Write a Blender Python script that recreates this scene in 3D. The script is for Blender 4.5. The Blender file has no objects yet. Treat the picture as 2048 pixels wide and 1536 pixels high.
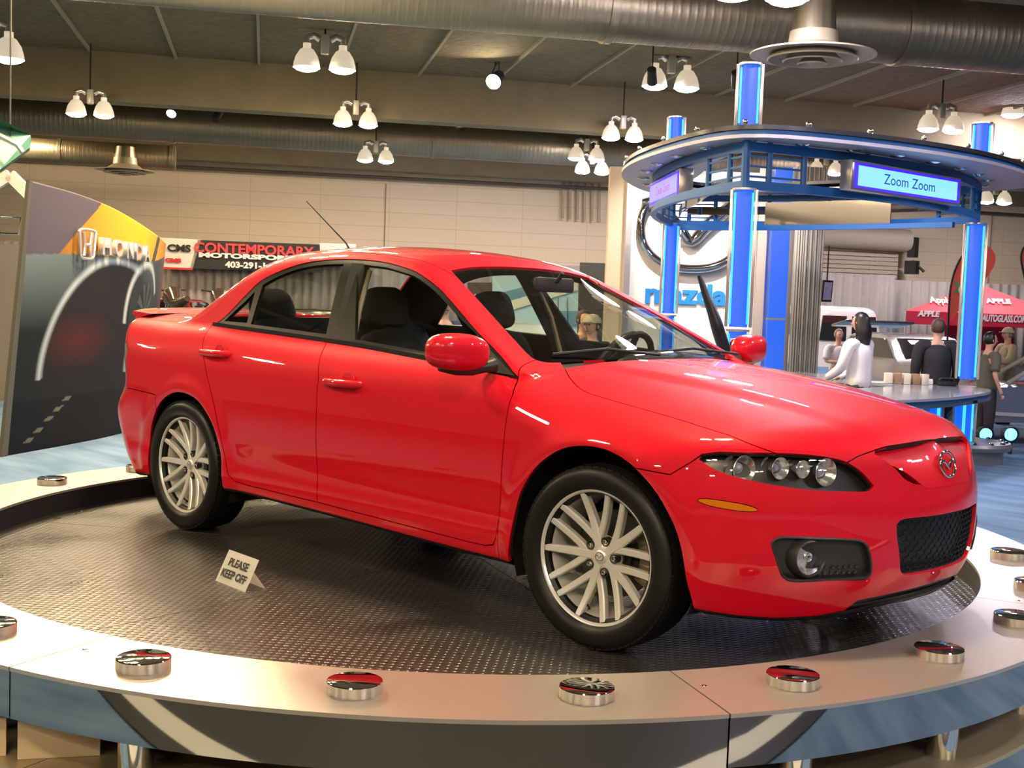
import bpy, bmesh, math, random
import numpy as np
from mathutils import Vector, Matrix
from mathutils.kdtree import KDTree

random.seed(4)
SC = bpy.context.scene
COL = SC.collection
PI = math.pi

# ---------------------------------------------------------------- camera
CAM = np.array([2.7411, -4.1156, 1.2197])
YAW, PIT, ROL, FPX = 2.34210, -0.07093, 0.03579, 2476.5
W, H = 2048, 1536
_d = np.array([math.cos(YAW)*math.cos(PIT), math.sin(YAW)*math.cos(PIT), math.sin(PIT)])
_r = np.array([math.sin(YAW), -math.cos(YAW), 0.0])
_u = np.cross(_r, _d)
CR = math.cos(ROL)*_r + math.sin(ROL)*_u
CU = -math.sin(ROL)*_r + math.cos(ROL)*_u
CD = _d
cd = bpy.data.cameras.new('camera')
cam = bpy.data.objects.new('camera', cd)
COL.objects.link(cam)
M = Matrix.Identity(4)
for i in range(3):
    M[i][0] = CR[i]; M[i][1] = CU[i]; M[i][2] = -CD[i]; M[i][3] = CAM[i]
cam.matrix_world = M
cd.sensor_width = 36.0
cd.lens = 36.0*FPX/2048
cd.clip_start = 0.05
cd.clip_end = 200
SC.camera = cam

# ---------------------------------------------------------------- world, exposure
world = bpy.data.worlds.new('hall air')
SC.world = world
world.use_nodes = True
_bg = world.node_tree.nodes['Background']
_bg.inputs[0].default_value = (1.0, 0.78, 0.52, 1)
_bg.inputs[1].default_value = 0.06
SC.view_settings.view_transform = 'Standard'
SC.view_settings.look = 'None'
SC.view_settings.exposure = 0.0
SC.view_settings.gamma = 1.0
SC.view_settings.use_curve_mapping = False
try:
    SC.cycles.max_bounces = 8
    SC.cycles.transparent_max_bounces = 12
    SC.cycles.sample_clamp_indirect = 6.0
    SC.cycles.caustics_reflective = False
    SC.cycles.caustics_refractive = False
except Exception:
    pass

LAMP_WARM = (1.0, 0.76, 0.46)
LAMP_COOL = (0.93, 0.86, 1.0)
E_LAMP = 360.0       # emission of each high-bay lamp mouth
FLOOR = -0.70        # hall floor below the turntable disc (z = 0)
CEIL = 6.1

# ---------------------------------------------------------------- pixel ray helpers (only turn measurements into places)
def ray(X, Y):
    v = CD + CR*((X - W/2)/FPX) - CU*((Y - H/2)/FPX)
    return v
def at_z(X, Y, z):
    v = ray(X, Y); return CAM + v*((z - CAM[2])/v[2])
def at_d(X, Y, dist):          # horizontal depth from the camera
    v = ray(X, Y); f = v[0]*FW[0] + v[1]*FW[1]
    return CAM + v*(dist/f)
FW = np.array([math.cos(YAW), math.sin(YAW), 0.0])
RT = np.array([math.sin(YAW), -math.cos(YAW), 0.0])
PHI = math.atan(42/208)
EW = math.cos(PHI)*RT + math.sin(PHI)*FW      # along the back wall, to the right
EN = -math.sin(PHI)*RT + math.cos(PHI)*FW     # towards the back wall
def hall(a, b, z):
    p = CAM + a*EW + b*EN
    return np.array([p[0], p[1], z])
def at_b(X, Y, b):
    v = ray(X, Y); return CAM + v*(b/float(v @ EN))
def hall_ab(p):
    q = np.array(p) - CAM
    return float(q @ EW), float(q @ EN)
ROT_HALL = math.atan2(EW[1], EW[0])

# ---------------------------------------------------------------- materials
MATS = {}
def mat(name, col=(0.5, 0.5, 0.5), rough=0.5, metal=0.0, coat=0.0, coat_rough=0.03, emit=None, estr=0.0,
        spec=0.5, noise=None, bump=None, alpha=1.0):
    """principled material with optional procedural colour mottling and bump"""
    if name in MATS:
        return MATS[name]
    m = bpy.data.materials.new(name)
    m.use_nodes = True
    nt = m.node_tree
    b = nt.nodes['Principled BSDF']
    b.inputs['Base Color'].default_value = (*col, 1)
    b.inputs['Roughness'].default_value = rough
    b.inputs['Metallic'].default_value = metal
    b.inputs['Coat Weight'].default_value = coat
    b.inputs['Coat Roughness'].default_value = coat_rough
    b.inputs['Specular IOR Level'].default_value = spec
    if emit:
        b.inputs['Emission Color'].default_value = (*emit, 1)
        b.inputs['Emission Strength'].default_value = estr
    tc = None
    if noise:
        amt, scale = noise
        tc = nt.nodes.new('ShaderNodeTexCoord')
        n = nt.nodes.new('ShaderNodeTexNoise')
        n.inputs['Scale'].default_value = scale
        n.inputs['Detail'].default_value = 4
        nt.links.new(tc.outputs['Object'], n.inputs['Vector'])
        mx = nt.nodes.new('ShaderNodeMix'); mx.data_type = 'RGBA'
        mx.inputs[6].default_value = (*[c*(1-amt) for c in col], 1)
        mx.inputs[7].default_value = (*[min(1, c*(1+amt)) for c in col], 1)
        nt.links.new(n.outputs['Fac'], mx.inputs[0])
        nt.links.new(mx.outputs[2], b.inputs['Base Color'])
    if bump:
        strength, scale, dist = bump
        tc = tc or nt.nodes.new('ShaderNodeTexCoord')
        n2 = nt.nodes.new('ShaderNodeTexNoise')
        n2.inputs['Scale'].default_value = scale
        n2.inputs['Detail'].default_value = 3
        nt.links.new(tc.outputs['Object'], n2.inputs['Vector'])
        bp = nt.nodes.new('ShaderNodeBump')
        bp.inputs['Strength'].default_value = strength
        bp.inputs['Distance'].default_value = dist
        nt.links.new(n2.outputs['Fac'], bp.inputs['Height'])
        nt.links.new(bp.outputs['Normal'], b.inputs['Normal'])
    MATS[name] = m
    return m

def glass_mat(name, tint=(0.8, 0.85, 0.8), refl=0.06):
    if name in MATS: return MATS[name]
    m = bpy.data.materials.new(name); m.use_nodes = True
    nt = m.node_tree; nt.nodes.clear()
    out = nt.nodes.new('ShaderNodeOutputMaterial')
    tr = nt.nodes.new('ShaderNodeBsdfTransparent'); tr.inputs[0].default_value = (*tint, 1)
    gl = nt.nodes.new('ShaderNodeBsdfGlossy'); gl.inputs['Roughness'].default_value = 0.01
    lw = nt.nodes.new('ShaderNodeLayerWeight'); lw.inputs[0].default_value = 0.5
    pw = nt.nodes.new('ShaderNodeMath'); pw.operation = 'POWER'; pw.inputs[1].default_value = 3.5
    mp = nt.nodes.new('ShaderNodeMath'); mp.operation = 'MULTIPLY_ADD'
    mp.inputs[1].default_value = 1.0-refl; mp.inputs[2].default_value = refl
    mp.use_clamp = True
    mx = nt.nodes.new('ShaderNodeMixShader')
    nt.links.new(lw.outputs['Facing'], pw.inputs[0]); nt.links.new(pw.outputs[0], mp.inputs[0])
    nt.links.new(mp.outputs[0], mx.inputs[0])
    nt.links.new(tr.outputs[0], mx.inputs[1]); nt.links.new(gl.outputs[0], mx.inputs[2])
    nt.links.new(mx.outputs[0], out.inputs[0])
    MATS[name] = m
    return m

def emit_mat(name, col, strength):
    return mat(name, (0.02, 0.02, 0.02), 0.5, emit=col, estr=strength)

# ---------------------------------------------------------------- object helpers
def tag(o, label=None, cat=None, group=None, kind=None):
    if label: o['label'] = label
    if cat: o['category'] = cat
    if group: o['group'] = group
    if kind: o['kind'] = kind
    return o
def pmat(o):
    """world matrix of an object from its own transform (parents are top level)"""
    m = Matrix.LocRotScale(o.location, o.rotation_euler, o.scale)
    if o.parent:
        m = pmat(o.parent) @ o.matrix_parent_inverse @ m
    return m
def adopt(o, parent):
    if parent is not None:
        o.parent = parent
        o.matrix_parent_inverse = pmat(parent).inverted()
    return o
def thing(name, loc, label, cat, group=None, rz=0.0):
    o = bpy.data.objects.new(name, None)
    o.empty_display_size = 0.2
    o.location = Vector([float(c) for c in loc]); o.rotation_euler = (0, 0, rz)
    COL.objects.link(o)
    return tag(o, label, cat, group)
def obj(name, bm, m, parent=None, smooth=True, angle=40):
    """link a bmesh (world coordinates) as one object"""
    me = bpy.data.meshes.new(name)
    bmesh.ops.recalc_face_normals(bm, faces=bm.faces)
    for f in bm.faces: f.smooth = smooth
    if smooth:
        lim = math.radians(angle)
        for e in bm.edges:
            if len(e.link_faces) == 2 and e.calc_face_angle(0) > lim: e.smooth = False
    bm.to_mesh(me); bm.free()
    for mm in (m if isinstance(m, (list, tuple)) else [m]): me.materials.append(mm)
    o = bpy.data.objects.new(name, me)
    COL.objects.link(o)
    adopt(o, parent)
    return o
def copy_tree(o, parent=None):
    c = o.copy(); COL.objects.link(c)
    if parent is not None:
        c.parent = parent; c.matrix_parent_inverse = o.matrix_parent_inverse.copy()
    for ch in [k for k in bpy.data.objects if k.parent is o]:
        copy_tree(ch, c)
    return c

def V3(p): return Vector([float(c) for c in p])
def frame(o, ex, ey, ez=None):
    ex = V3(ex).normalized(); ey = V3(ey).normalized()
    ez = V3(ez).normalized() if ez is not None else ex.cross(ey)
    m = Matrix.Identity(4)
    for i in range(3):
        m[i][0] = ex[i]; m[i][1] = ey[i]; m[i][2] = ez[i]; m[i][3] = float(o[i])
    return m
def add_box(bm, c, s, mtx=None, mi=0, bevel=0.0):
    """box with centre c and full size s, in frame mtx"""
    r = bmesh.ops.create_cube(bm, size=1.0)
    vs = r['verts']
    for v in vs:
        v.co = Vector((v.co.x*s[0] + c[0], v.co.y*s[1] + c[1], v.co.z*s[2] + c[2]))
    fs = list({f for v in vs for f in v.link_faces})
    if bevel > 0:
        es = list({e for v in vs for e in v.link_edges})
        rr = bmesh.ops.bevel(bm, geom=es, offset=bevel, segments=2, affect='EDGES', profile=0.5)
        fs = list(set(rr['faces']) | {f for f in fs if f.is_valid})
        vs = list({v for f in fs for v in f.verts})
        fs = list({f for v in vs for f in v.link_faces})
    if mtx is not None:
        for v in vs: v.co = mtx @ v.co
    for f in fs: f.material_index = mi
    return vs
def add_cyl(bm, a, b, r, r2=None, n=24, caps=True, mi=0):
    a = V3(a); b = V3(b); d = b - a
    r2 = r if r2 is None else r2
    z = d.normalized(); x = z.orthogonal().normalized(); y = z.cross(x)
    A = []; B = []
    for i in range(n):
        t = 2*PI*i/n; o = x*math.cos(t) + y*math.sin(t)
        A.append(bm.verts.new(a + o*r)); B.append(bm.verts.new(b + o*r2))
    fs = []
    for i in range(n):
        j = (i+1) % n
        fs.append(bm.faces.new((A[i], A[j], B[j], B[i])))
    if caps:
        fs.append(bm.faces.new(A[::-1])); fs.append(bm.faces.new(B))
    for f in fs: f.material_index = mi
def add_tube(bm, pts, r, n=10, closed=False, rs=None, mi=0, sq=None):
    """swept tube through pts; sq=(w,h) sweeps a rectangle with 'up' along z instead"""
    pts = [V3(p) for p in pts]; N = len(pts)
    rings = []
    prev = None
    for i, p in enumerate(pts):
        if closed: t = pts[(i+1) % N] - pts[i-1]
        else: t = pts[min(i+1, N-1)] - pts[max(i-1, 0)]
        t.normalize()
        if sq:
            up = Vector((0, 0, 1))
            if abs(t.z) > 0.95: up = Vector((1, 0, 0))
            x = t.cross(up).normalized(); y = x.cross(t).normalized()
            offs = [(-.5, -.5), (.5, -.5), (.5, .5), (-.5, .5)]
            rings.append([bm.verts.new(p + x*(a*sq[0]) + y*(b*sq[1])) for a, b in offs])
        else:
            if prev is None: x = t.orthogonal().normalized()
            else:
                x = prev - t*prev.dot(t)
                x = x.normalized() if x.length > 1e-6 else t.orthogonal().normalized()
            prev = x; y = t.cross(x)
            rr = rs[i] if rs else r
            rings.append([bm.verts.new(p + (x*math.cos(2*PI*k/n) + y*math.sin(2*PI*k/n))*rr) for k in range(n)])
    m = len(rings[0]); fs = []
    for i in range(N if closed else N-1):
        a = rings[i]; b = rings[(i+1) % N]
        for k in range(m):
            fs.append(bm.faces.new((a[k], a[(k+1) % m], b[(k+1) % m], b[k])))
    if not closed:
        fs.append(bm.faces.new(rings[0][::-1])); fs.append(bm.faces.new(rings[-1]))
    for f in fs: f.material_index = mi
def add_lathe(bm, prof, mtx=None, n=48, mi=0, closed=False):
    """prof: list of (radius, height) turned about z"""
    mtx = mtx or Matrix.Identity(4)
    rings = []
    for (r, h) in prof:
        if r < 1e-5: rings.append([bm.verts.new(mtx @ Vector((0, 0, h)))])
        else: rings.append([bm.verts.new(mtx @ Vector((r*math.cos(2*PI*k/n), r*math.sin(2*PI*k/n), h))) for k in range(n)])
    L = len(rings)
    for i in range(L if closed else L-1):
        a = rings[i]; b = rings[(i+1) % L]
        for k in range(n):
            j = (k+1) % n
            if len(a) == 1 and len(b) == 1: continue
            if len(a) == 1: f = bm.faces.new((a[0], b[j], b[k]))
            elif len(b) == 1: f = bm.faces.new((a[k], a[j], b[0]))
            else: f = bm.faces.new((a[k], a[j], b[j], b[k]))
            f.material_index = mi
def add_prism(bm, poly, h0, h1, mtx=None, mi=0):
    """2-D polygon extruded from h0 to h1 along local z"""
    mtx = mtx or Matrix.Identity(4)
    a = [bm.verts.new(mtx @ Vector((x, y, h0))) for x, y in poly]
    b = [bm.verts.new(mtx @ Vector((x, y, h1))) for x, y in poly]
    fs = [bm.faces.new(a[::-1]), bm.faces.new(b)]
    n = len(poly)
    for i in range(n):
        j = (i+1) % n
        fs.append(bm.faces.new((a[i], a[j], b[j], b[i])))
    for f in fs: f.material_index = mi
def add_plate(bm, P, thick, mi=0):
    """flat polygon through 3-D points P given a thickness along its normal"""
    P = [V3(p) for p in P]
    nrm = Vector((0, 0, 0))
    for i in range(len(P)): nrm += P[i].cross(P[(i+1) % len(P)])
    nrm.normalize()
    a = [bm.verts.new(p) for p in P]; b = [bm.verts.new(p - nrm*thick) for p in P]
    fs = [bm.faces.new(a), bm.faces.new(b[::-1])]
    for i in range(len(P)):
        j = (i+1) % len(P); fs.append(bm.faces.new((a[i], b[i], b[j], a[j])))
    for f in fs: f.material_index = mi
def text_obj(name, body, size, mtx, m, parent=None, depth=0.004, shear=0.0, bold=0.0, width=None, align='CENTER'):
    cu = bpy.data.curves.new(name, 'FONT')
    cu.body = body; cu.size = size; cu.align_x = align; cu.align_y = 'CENTER'
    cu.extrude = depth; cu.shear = shear; cu.offset = bold; cu.resolution_u = 3
    tmp = bpy.data.objects.new(name, cu); COL.objects.link(tmp)
    dg = bpy.context.evaluated_depsgraph_get()
    me = bpy.data.meshes.new_from_object(tmp.evaluated_get(dg))
    bpy.data.objects.remove(tmp, do_unlink=True)
    xs = [v.co.x for v in me.vertices]
    s = 1.0
    if width and xs: s = width/(max(xs) - min(xs))
    me.transform(mtx @ Matrix.Diagonal((s, 1, 1, 1)))
    me.materials.clear(); me.materials.append(m)
    o = bpy.data.objects.new(name, me); COL.objects.link(o)
    adopt(o, parent)
    return o
def catmull(P, n=6, closed=True, corner=50):
    """smooth a 3-D polyline but keep its corners"""
    P = [np.array(p, float) for p in P]; N = len(P); out = []
    def iscorner(i):
        if not closed and (i == 0 or i == N-1): return True
        a = P[i]-P[i-1]; b = P[(i+1) % N]-P[i]
        c = a@b/(np.linalg.norm(a)*np.linalg.norm(b)+1e-12)
        return math.degrees(math.acos(max(-1, min(1, c)))) > corner
    cs = [iscorner(i) for i in range(N)]
    for i in range(N if closed else N-1):
        p1 = P[i]; p2 = P[(i+1) % N]
        p0 = p1-(p2-p1) if cs[i] else P[i-1]
        p3 = p2+(p2-p1) if cs[(i+1) % N] else P[(i+2) % N]
        L = np.linalg.norm(p2-p1)
        k = max(1, min(n, int(L/0.012)))
        if cs[i] and cs[(i+1) % N]: k = 1
        for j in range(k):
            t = j/k
            # scaled tangents
            m1 = (p2-p0)*L/(np.linalg.norm(p2-p1)+np.linalg.norm(p1-p0)+1e-12)
            m2 = (p3-p1)*L/(np.linalg.norm(p2-p1)+np.linalg.norm(p3-p2)+1e-12)
            q = (2*t**3-3*t*t+1)*p1+(t**3-2*t*t+t)*m1+(-2*t**3+3*t*t)*p2+(t**3-t*t)*m2
            out.append(q)
    if not closed: out.append(P[-1])
    return out

# ================================================================ HALL STRUCTURE
def hall_box(bm, a0, a1, b0, b1, z0, z1, mi=0):
    P = [hall(a, b, z) for z in (z0, z1) for (a, b) in ((a0, b0), (a1, b0), (a1, b1), (a0, b1))]
    v = [bm.verts.new(V3(p)) for p in P]
    for q in ((0, 1, 2, 3), (4, 5, 6, 7), (0, 1, 5, 4), (1, 2, 6, 5), (2, 3, 7, 6), (3, 0, 4, 7)):
        f = bm.faces.new([v[i] for i in q]); f.material_index = mi

def carpet_mat():
    m = mat('blue carpet', (0.16, 0.25, 0.36), 0.95, spec=0.08)
    nt = m.node_tree; b = nt.nodes['Principled BSDF']
    tc = nt.nodes.new('ShaderNodeTexCoord')
    mp = nt.nodes.new('ShaderNodeMapping'); mp.inputs['Scale'].default_value = (0.5, 2.6, 1); mp.inputs['Rotation'].default_value = (0, 0, 0.5)
    n = nt.nodes.new('ShaderNodeTexNoise'); n.inputs['Scale'].default_value = 1.6; n.inputs['Detail'].default_value = 6
    n2 = nt.nodes.new('ShaderNodeTexNoise'); n2.inputs['Scale'].default_value = 90
    r = nt.nodes.new('ShaderNodeValToRGB')
    r.color_ramp.elements[0].position = 0.35; r.color_ramp.elements[0].color = (0.085, 0.145, 0.225, 1)
    r.color_ramp.elements[1].position = 0.68; r.color_ramp.elements[1].color = (0.145, 0.22, 0.31, 1)
    nt.links.new(tc.outputs['Object'], mp.inputs['Vector']); nt.links.new(mp.outputs[0], n.inputs['Vector'])
    nt.links.new(tc.outputs['Object'], n2.inputs['Vector'])
    nt.links.new(n.outputs['Fac'], r.inputs[0]); nt.links.new(r.outputs[0], b.inputs['Base Color'])
    bp = nt.nodes.new('ShaderNodeBump'); bp.inputs['Strength'].default_value = 0.5; bp.inputs['Distance'].default_value = 0.004
    nt.links.new(n2.outputs['Fac'], bp.inputs['Height']); nt.links.new(bp.outputs[0], b.inputs['Normal'])
    return m
bm = bmesh.new(); hall_box(bm, -34, 44, -14, 46, FLOOR-0.1, FLOOR)
tag(obj('floor', bm, carpet_mat(), smooth=False), kind='structure')

def wall_mat():
    m = mat('painted block wall', (0.88, 0.73, 0.50), 0.8)
    nt = m.node_tree; b = nt.nodes['Principled BSDF']
    tc = nt.nodes.new('ShaderNodeTexCoord')
    mp = nt.nodes.new('ShaderNodeMapping'); mp.inputs['Rotation'].default_value = (PI/2, 0, -ROT_HALL)
    br = nt.nodes.new('ShaderNodeTexBrick')
    br.inputs['Color1'].default_value = (0.88, 0.73, 0.50, 1); br.inputs['Color2'].default_value = (0.86, 0.71, 0.485, 1)
    br.inputs['Mortar'].default_value = (0.72, 0.58, 0.38, 1)
    br.inputs['Scale'].default_value = 1.0; br.inputs['Mortar Size'].default_value = 0.012
    br.inputs['Brick Width'].default_value = 2.4; br.inputs['Row Height'].default_value = 0.5; br.offset = 0.0
    sx = nt.nodes.new('ShaderNodeSeparateXYZ'); cx = nt.nodes.new('ShaderNodeCombineXYZ')
    # distance along the wall and height drive the block pattern
    dt = nt.nodes.new('ShaderNodeVectorMath'); dt.operation = 'DOT_PRODUCT'; dt.inputs[1].default_value = (EW[0], EW[1], 0)
    nt.links.new(tc.outputs['Object'], dt.inputs[0]); nt.links.new(tc.outputs['Object'], sx.inputs[0])
    nt.links.new(dt.outputs['Value'], cx.inputs[0]); nt.links.new(sx.outputs[2], cx.inputs[1])
    nt.links.new(cx.outputs[0], br.inputs['Vector'])
    nt.links.new(br.outputs['Color'], b.inputs['Base Color'])
    return m
bm = bmesh.new(); hall_box(bm, -34, 44, 44, 44.4, FLOOR, CEIL)
tag(obj('wall_back', bm, wall_mat(), smooth=False), kind='structure')
bm = bmesh.new(); hall_box(bm, -34.4, -34, -14, 44.4, FLOOR, CEIL)
tag(obj('wall_left', bm, wall_mat(), smooth=False), kind='structure')
ceilm = mat('rough sprayed ceiling', (0.17, 0.13, 0.07), 0.9, noise=(0.45, 6.0), bump=(0.6, 9.0, 0.03))
bm = bmesh.new(); hall_box(bm, -34, 44, -14, 46, CEIL, CEIL+0.2)
tag(obj('ceiling', bm, ceilm, smooth=False), kind='structure')
bm = bmesh.new()
for k in range(40):                                   # stems of the concrete tees
    a = -30 + k*1.75
    hall_box(bm, a, a+0.055, 2, 44, CEIL-0.06, CEIL)
tag(obj('trim_1', bm, mat('ceiling rib', (0.33, 0.28, 0.20), 0.8), smooth=False), kind='structure')
beamm = mat('painted concrete beam', (0.20, 0.16, 0.09), 0.8, noise=(0.2, 2.0))
for i, (b, z0, w) in enumerate(((28, 5.06, 0.6), (42.3, 5.3, 0.5), (9, 5.2, 0.6))):
    bm = bmesh.new(); hall_box(bm, -34, 44, b, b+w, z0, CEIL)
    tag(obj('trim_%d' % (i+2), bm, beamm, smooth=False), kind='structure')

# dark exhibition flooring on the visitors' side with its pale edge strip
# ---------------------------------------------------------------- ducts
def galv(name, col, rough, spacing, ax):
    m = mat(name, col, rough, metal=0.85)
    nt = m.node_tree; b = nt.nodes['Principled BSDF']
    tc = nt.nodes.new('ShaderNodeTexCoord')
    dt = nt.nodes.new('ShaderNodeVectorMath'); dt.operation = 'DOT_PRODUCT'; dt.inputs[1].default_value = [float(c)*2*PI/spacing for c in ax]
    sn = nt.nodes.new('ShaderNodeMath'); sn.operation = 'SINE'
    pw = nt.nodes.new('ShaderNodeMath'); pw.operation = 'POWER'; pw.inputs[1].default_value = 6
    ab = nt.nodes.new('ShaderNodeMath'); ab.operation = 'ABSOLUTE'
    bp = nt.nodes.new('ShaderNodeBump'); bp.inputs['Strength'].default_value = 0.9; bp.inputs['Distance'].default_value = 0.003
    nt.links.new(tc.outputs['Object'], dt.inputs[0]); nt.links.new(dt.outputs['Value'], sn.inputs[0])
    nt.links.new(sn.outputs[0], ab.inputs[0]); nt.links.new(ab.outputs[0], pw.inputs[0])
    nt.links.new(pw.outputs[0], bp.inputs['Height']); nt.links.new(bp.outputs[0], b.inputs['Normal'])
    n = nt.nodes.new('ShaderNodeTexNoise'); n.inputs['Scale'].default_value = 1.3
    mx = nt.nodes.new('ShaderNodeMix'); mx.data_type = 'RGBA'
    mx.inputs[6].default_value = (*[c*0.7 for c in col], 1); mx.inputs[7].default_value = (*col, 1)
    nt.links.new(tc.outputs['Object'], n.inputs['Vector']); nt.links.new(n.outputs['Fac'], mx.inputs[0])
    nt.links.new(mx.outputs[2], b.inputs['Base Color'])
    return m
GALV = galv('galvanised duct', (0.36, 0.30, 0.20), 0.42, 0.24, EW)
def duct(b, z, r, a0, a1, label, seams, rib=0.12):
    t = thing('air_duct', hall((a0+a1)/2, b, z), label, 'duct', 'ventilation ducts under the ceiling')
    bm = bmesh.new(); add_cyl(bm, hall(a0, b, z), hall(a1, b, z), r, n=64)
    a = a0
    obj('duct_tube', bm, GALV, t)
    bm = bmesh.new()
    while a < a1:
        add_cyl(bm, hall(a, b, z), hall(a+0.012, b, z), r+0.004, n=48); a += rib
    obj('spiral_rib', bm, GALV, t)
    for s in seams:
        bm = bmesh.new(); add_cyl(bm, hall(s-0.06, b, z), hall(s+0.06, b, z), r+0.03, n=64)
        obj('joint_collar', bm, GALV, t)
    return t
duct(17.0, 5.30, 0.49, -14, 22, 'wide ribbed galvanised duct crossing the very top of the picture', (-8, -3.0, 4.6, 9))
duct(34.6, 5.45, 0.47, -22, 26, 'long ribbed duct running behind the deep ceiling beam', (-9, -2.5, 4.5, 12))
duct(38.8, 4.98, 0.36, -14, -2.7, 'short lower duct with a square end cap above the curved display wall', (-6, -2.8))

dm = mat('diffuser paint', (0.50, 0.43, 0.31), 0.4, metal=0.3)
def diffuser(c, R, h, label, duct_z):
    t = thing('air_diffuser', c, label, 'air vent', 'round ceiling diffusers')
    T = Matrix.Translation(V3(c))
    bm = bmesh.new()
    add_lathe(bm, [(R*.38, h), (R*.40, h*.55), (R*.62, h*.25), (R, h*.12), (R*1.0, 0.06), (R*.93, 0.05), (R*.60, h*.2), (R*.36, h*.5), (R*.34, h)], T, 64, closed=True)
    obj('outer_cone', bm, dm, t)
    for k, (q, dz) in enumerate(((.72, -.02), (.48, -.05), (.24, -.08))):
        bm = bmesh.new()
        add_lathe(bm, [(R*q, dz+.02), (R*(q-.12), dz+.12), (R*(q-.13), dz+.115), (R*(q-.02), dz+.005)], T, 64, closed=True)
        obj('ring', bm, dm, t)
    bm = bmesh.new(); add_lathe(bm, [(0, -.06), (R*.08, -.05), (R*.06, .02), (0, .02)], T, 32); obj('hub', bm, dm, t)
    bm = bmesh.new(); add_cyl(bm, V3(c)+Vector((0, 0, h*.8)), (c[0], c[1], duct_z), R*.36, R*.30, 48)
    obj('neck', bm, GALV, t)
diffuser(at_d(1625, 118, 16.2), 0.80, 0.34, 'large round multi-ring air diffuser below the wide duct above the lit tower', 5.3)
diffuser(at_d(250, 345, 36.0), 0.85, 0.42, 'small round air diffuser hanging over the curved display wall', 5.1)

# ---------------------------------------------------------------- high-bay lamps
shade_m = mat('lamp shade', (0.72, 0.66, 0.55), 0.35, metal=0.2)
glow_m = mat('glowing prismatic shade', (0.75, 0.70, 0.60), 0.35, emit=(1.0, .82, .58), estr=.55)
shade_in = mat('lamp housing', (0.85, 0.80, 0.72), 0.25, metal=0.8)
lensW = emit_mat('lamp mouth warm', LAMP_WARM, E_LAMP)
lensC = emit_mat('lamp mouth cool', LAMP_COOL, E_LAMP)
darkm = mat('dark steel', (0.03, 0.028, 0.025), 0.5, metal=0.4)
def fixture(name, loc, lens, label=None, group=None, scale=1.0):
    t = thing(name, loc, label, 'ceiling light', group, rz=ROT_HALL)
    M0 = pmat(t) @ Matrix.Scale(scale, 4)
    for sx in (-1, 1):
        T = M0 @ Matrix.Translation((sx*0.31, 0, 0))
        bm = bmesh.new()
        add_lathe(bm, [(.235, 0), (.225, .08), (.19, .20), (.12, .31), (.07, .34), (.07, .42), (0, .43)], T, 28)
        s = obj('lamp_shade', bm, glow_m, t)
        bm = bmesh.new(); add_lathe(bm, [(0, -.07), (.10, -.06), (.18, -.035), (.222, .004), (.2, .02), (0, .02)], T, 28); obj('lamp_lens', bm, lens, s)
        bm = bmesh.new(); add_tube(bm, [T @ Vector(p) for p in ((0, 0, .40), (0, 0, .52), (-sx*.12, 0, .56), (-sx*.22, 0, .50))], .06*scale, 10)
        obj('socket', bm, shade_in, t)
    bm = bmesh.new(); add_box(bm, (0, 0, .42), (.14, .14, .34), M0, bevel=.02); obj('ballast_box', bm, shade_m, t)
    bm = bmesh.new(); add_cyl(bm, M0 @ Vector((0, 0, .55)), M0 @ Vector((0, 0, (CEIL-loc[2])/scale)), .02*scale, n=8); obj('stem', bm, darkm, t)
    return t
LG = 'twin bell ceiling lamps'
seen = [ # pixel centre between the two mouths, mouth height, depth to wall axis, label
 (649, 138, 24.0, 'twin bell lamp nearest the camera on the left, over the car roof'),
 (1341, 175, 24.0, 'twin bell lamp over the lit emblem wall, beside the blue tower'),
 (180, 230, 27.2, 'twin bell lamp at the far left beside the small dark spotlight'),
 (711, 250, 27.2, 'twin bell lamp in the second row, below the near left one'),
 (1245, 278, 27.2, 'twin bell lamp just left of the stage canopy'),
 (751, 322, 33.6, 'smallest twin bell lamp in front of the beige wall above the car roof'),
 (1184, 345, 33.6, 'twin bell lamp in front of the wall conduits'),
 (1990, 405, 38.0, 'twin bell lamp seen below the right end of the canopy'),
 (2050, 232, 27.0, 'twin bell lamp at the right edge of the picture above the canopy'),
 (1520, -6, 13.8, 'twin bell lamp cut by the top edge of the picture'),
 (-25, 116, 22.5, 'twin bell lamp cut by the left edge of the picture')]
for (X, Y, b, lab) in seen:
    cool = X > 1300
    fixture('bell_lamp', at_b(X, Y, b), lensC if cool else lensW, lab, LG, {27.2: .88, 33.6: .90}.get(b, 1.08))
OG = 'twin bell lamps overhead'
for (b, aa) in ((13.8, (-9.5, -2.6)), (10.5, (-8.6, -1.8, 5.0, 11.8)), (5.0, (-5.2, 1.6, 8.4)), (-1.5, (-8.6, -1.8, 5.0)), (-8, (-5.2, 1.6, 8.4)), (33, (8.5, 15.5)), (24, (13.8,))):
    for a in aa:
        p = hall(a, b, 5.0)
        fixture('bell_lamp', p, lensC if a > 4 else lensW, 'twin bell lamp overhead outside the picture', OG, 0.93)

for a in (-13, -7, -1, 5, 11, 17):  # extra lamps added out of sight behind the duct to brighten the back wall
    fixture('bell_lamp', hall(a, 37.6, 5.56), lensC if a > 4 else lensW, 'twin bell lamp hidden behind the long duct near the back wall', 'twin bell lamps behind the long duct', 0.93)
for X in (190, 420, 650):  # unseen lamps added where the turntable rim mirrors them, whitening its left front
    v = ray(X, 600); q = CAM+v*(15.2/float(v @ EN))
    fixture('bell_lamp', (q[0], q[1], 5.12), lensW, 'twin bell lamp overhead outside the picture', OG, 1.0)

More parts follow.
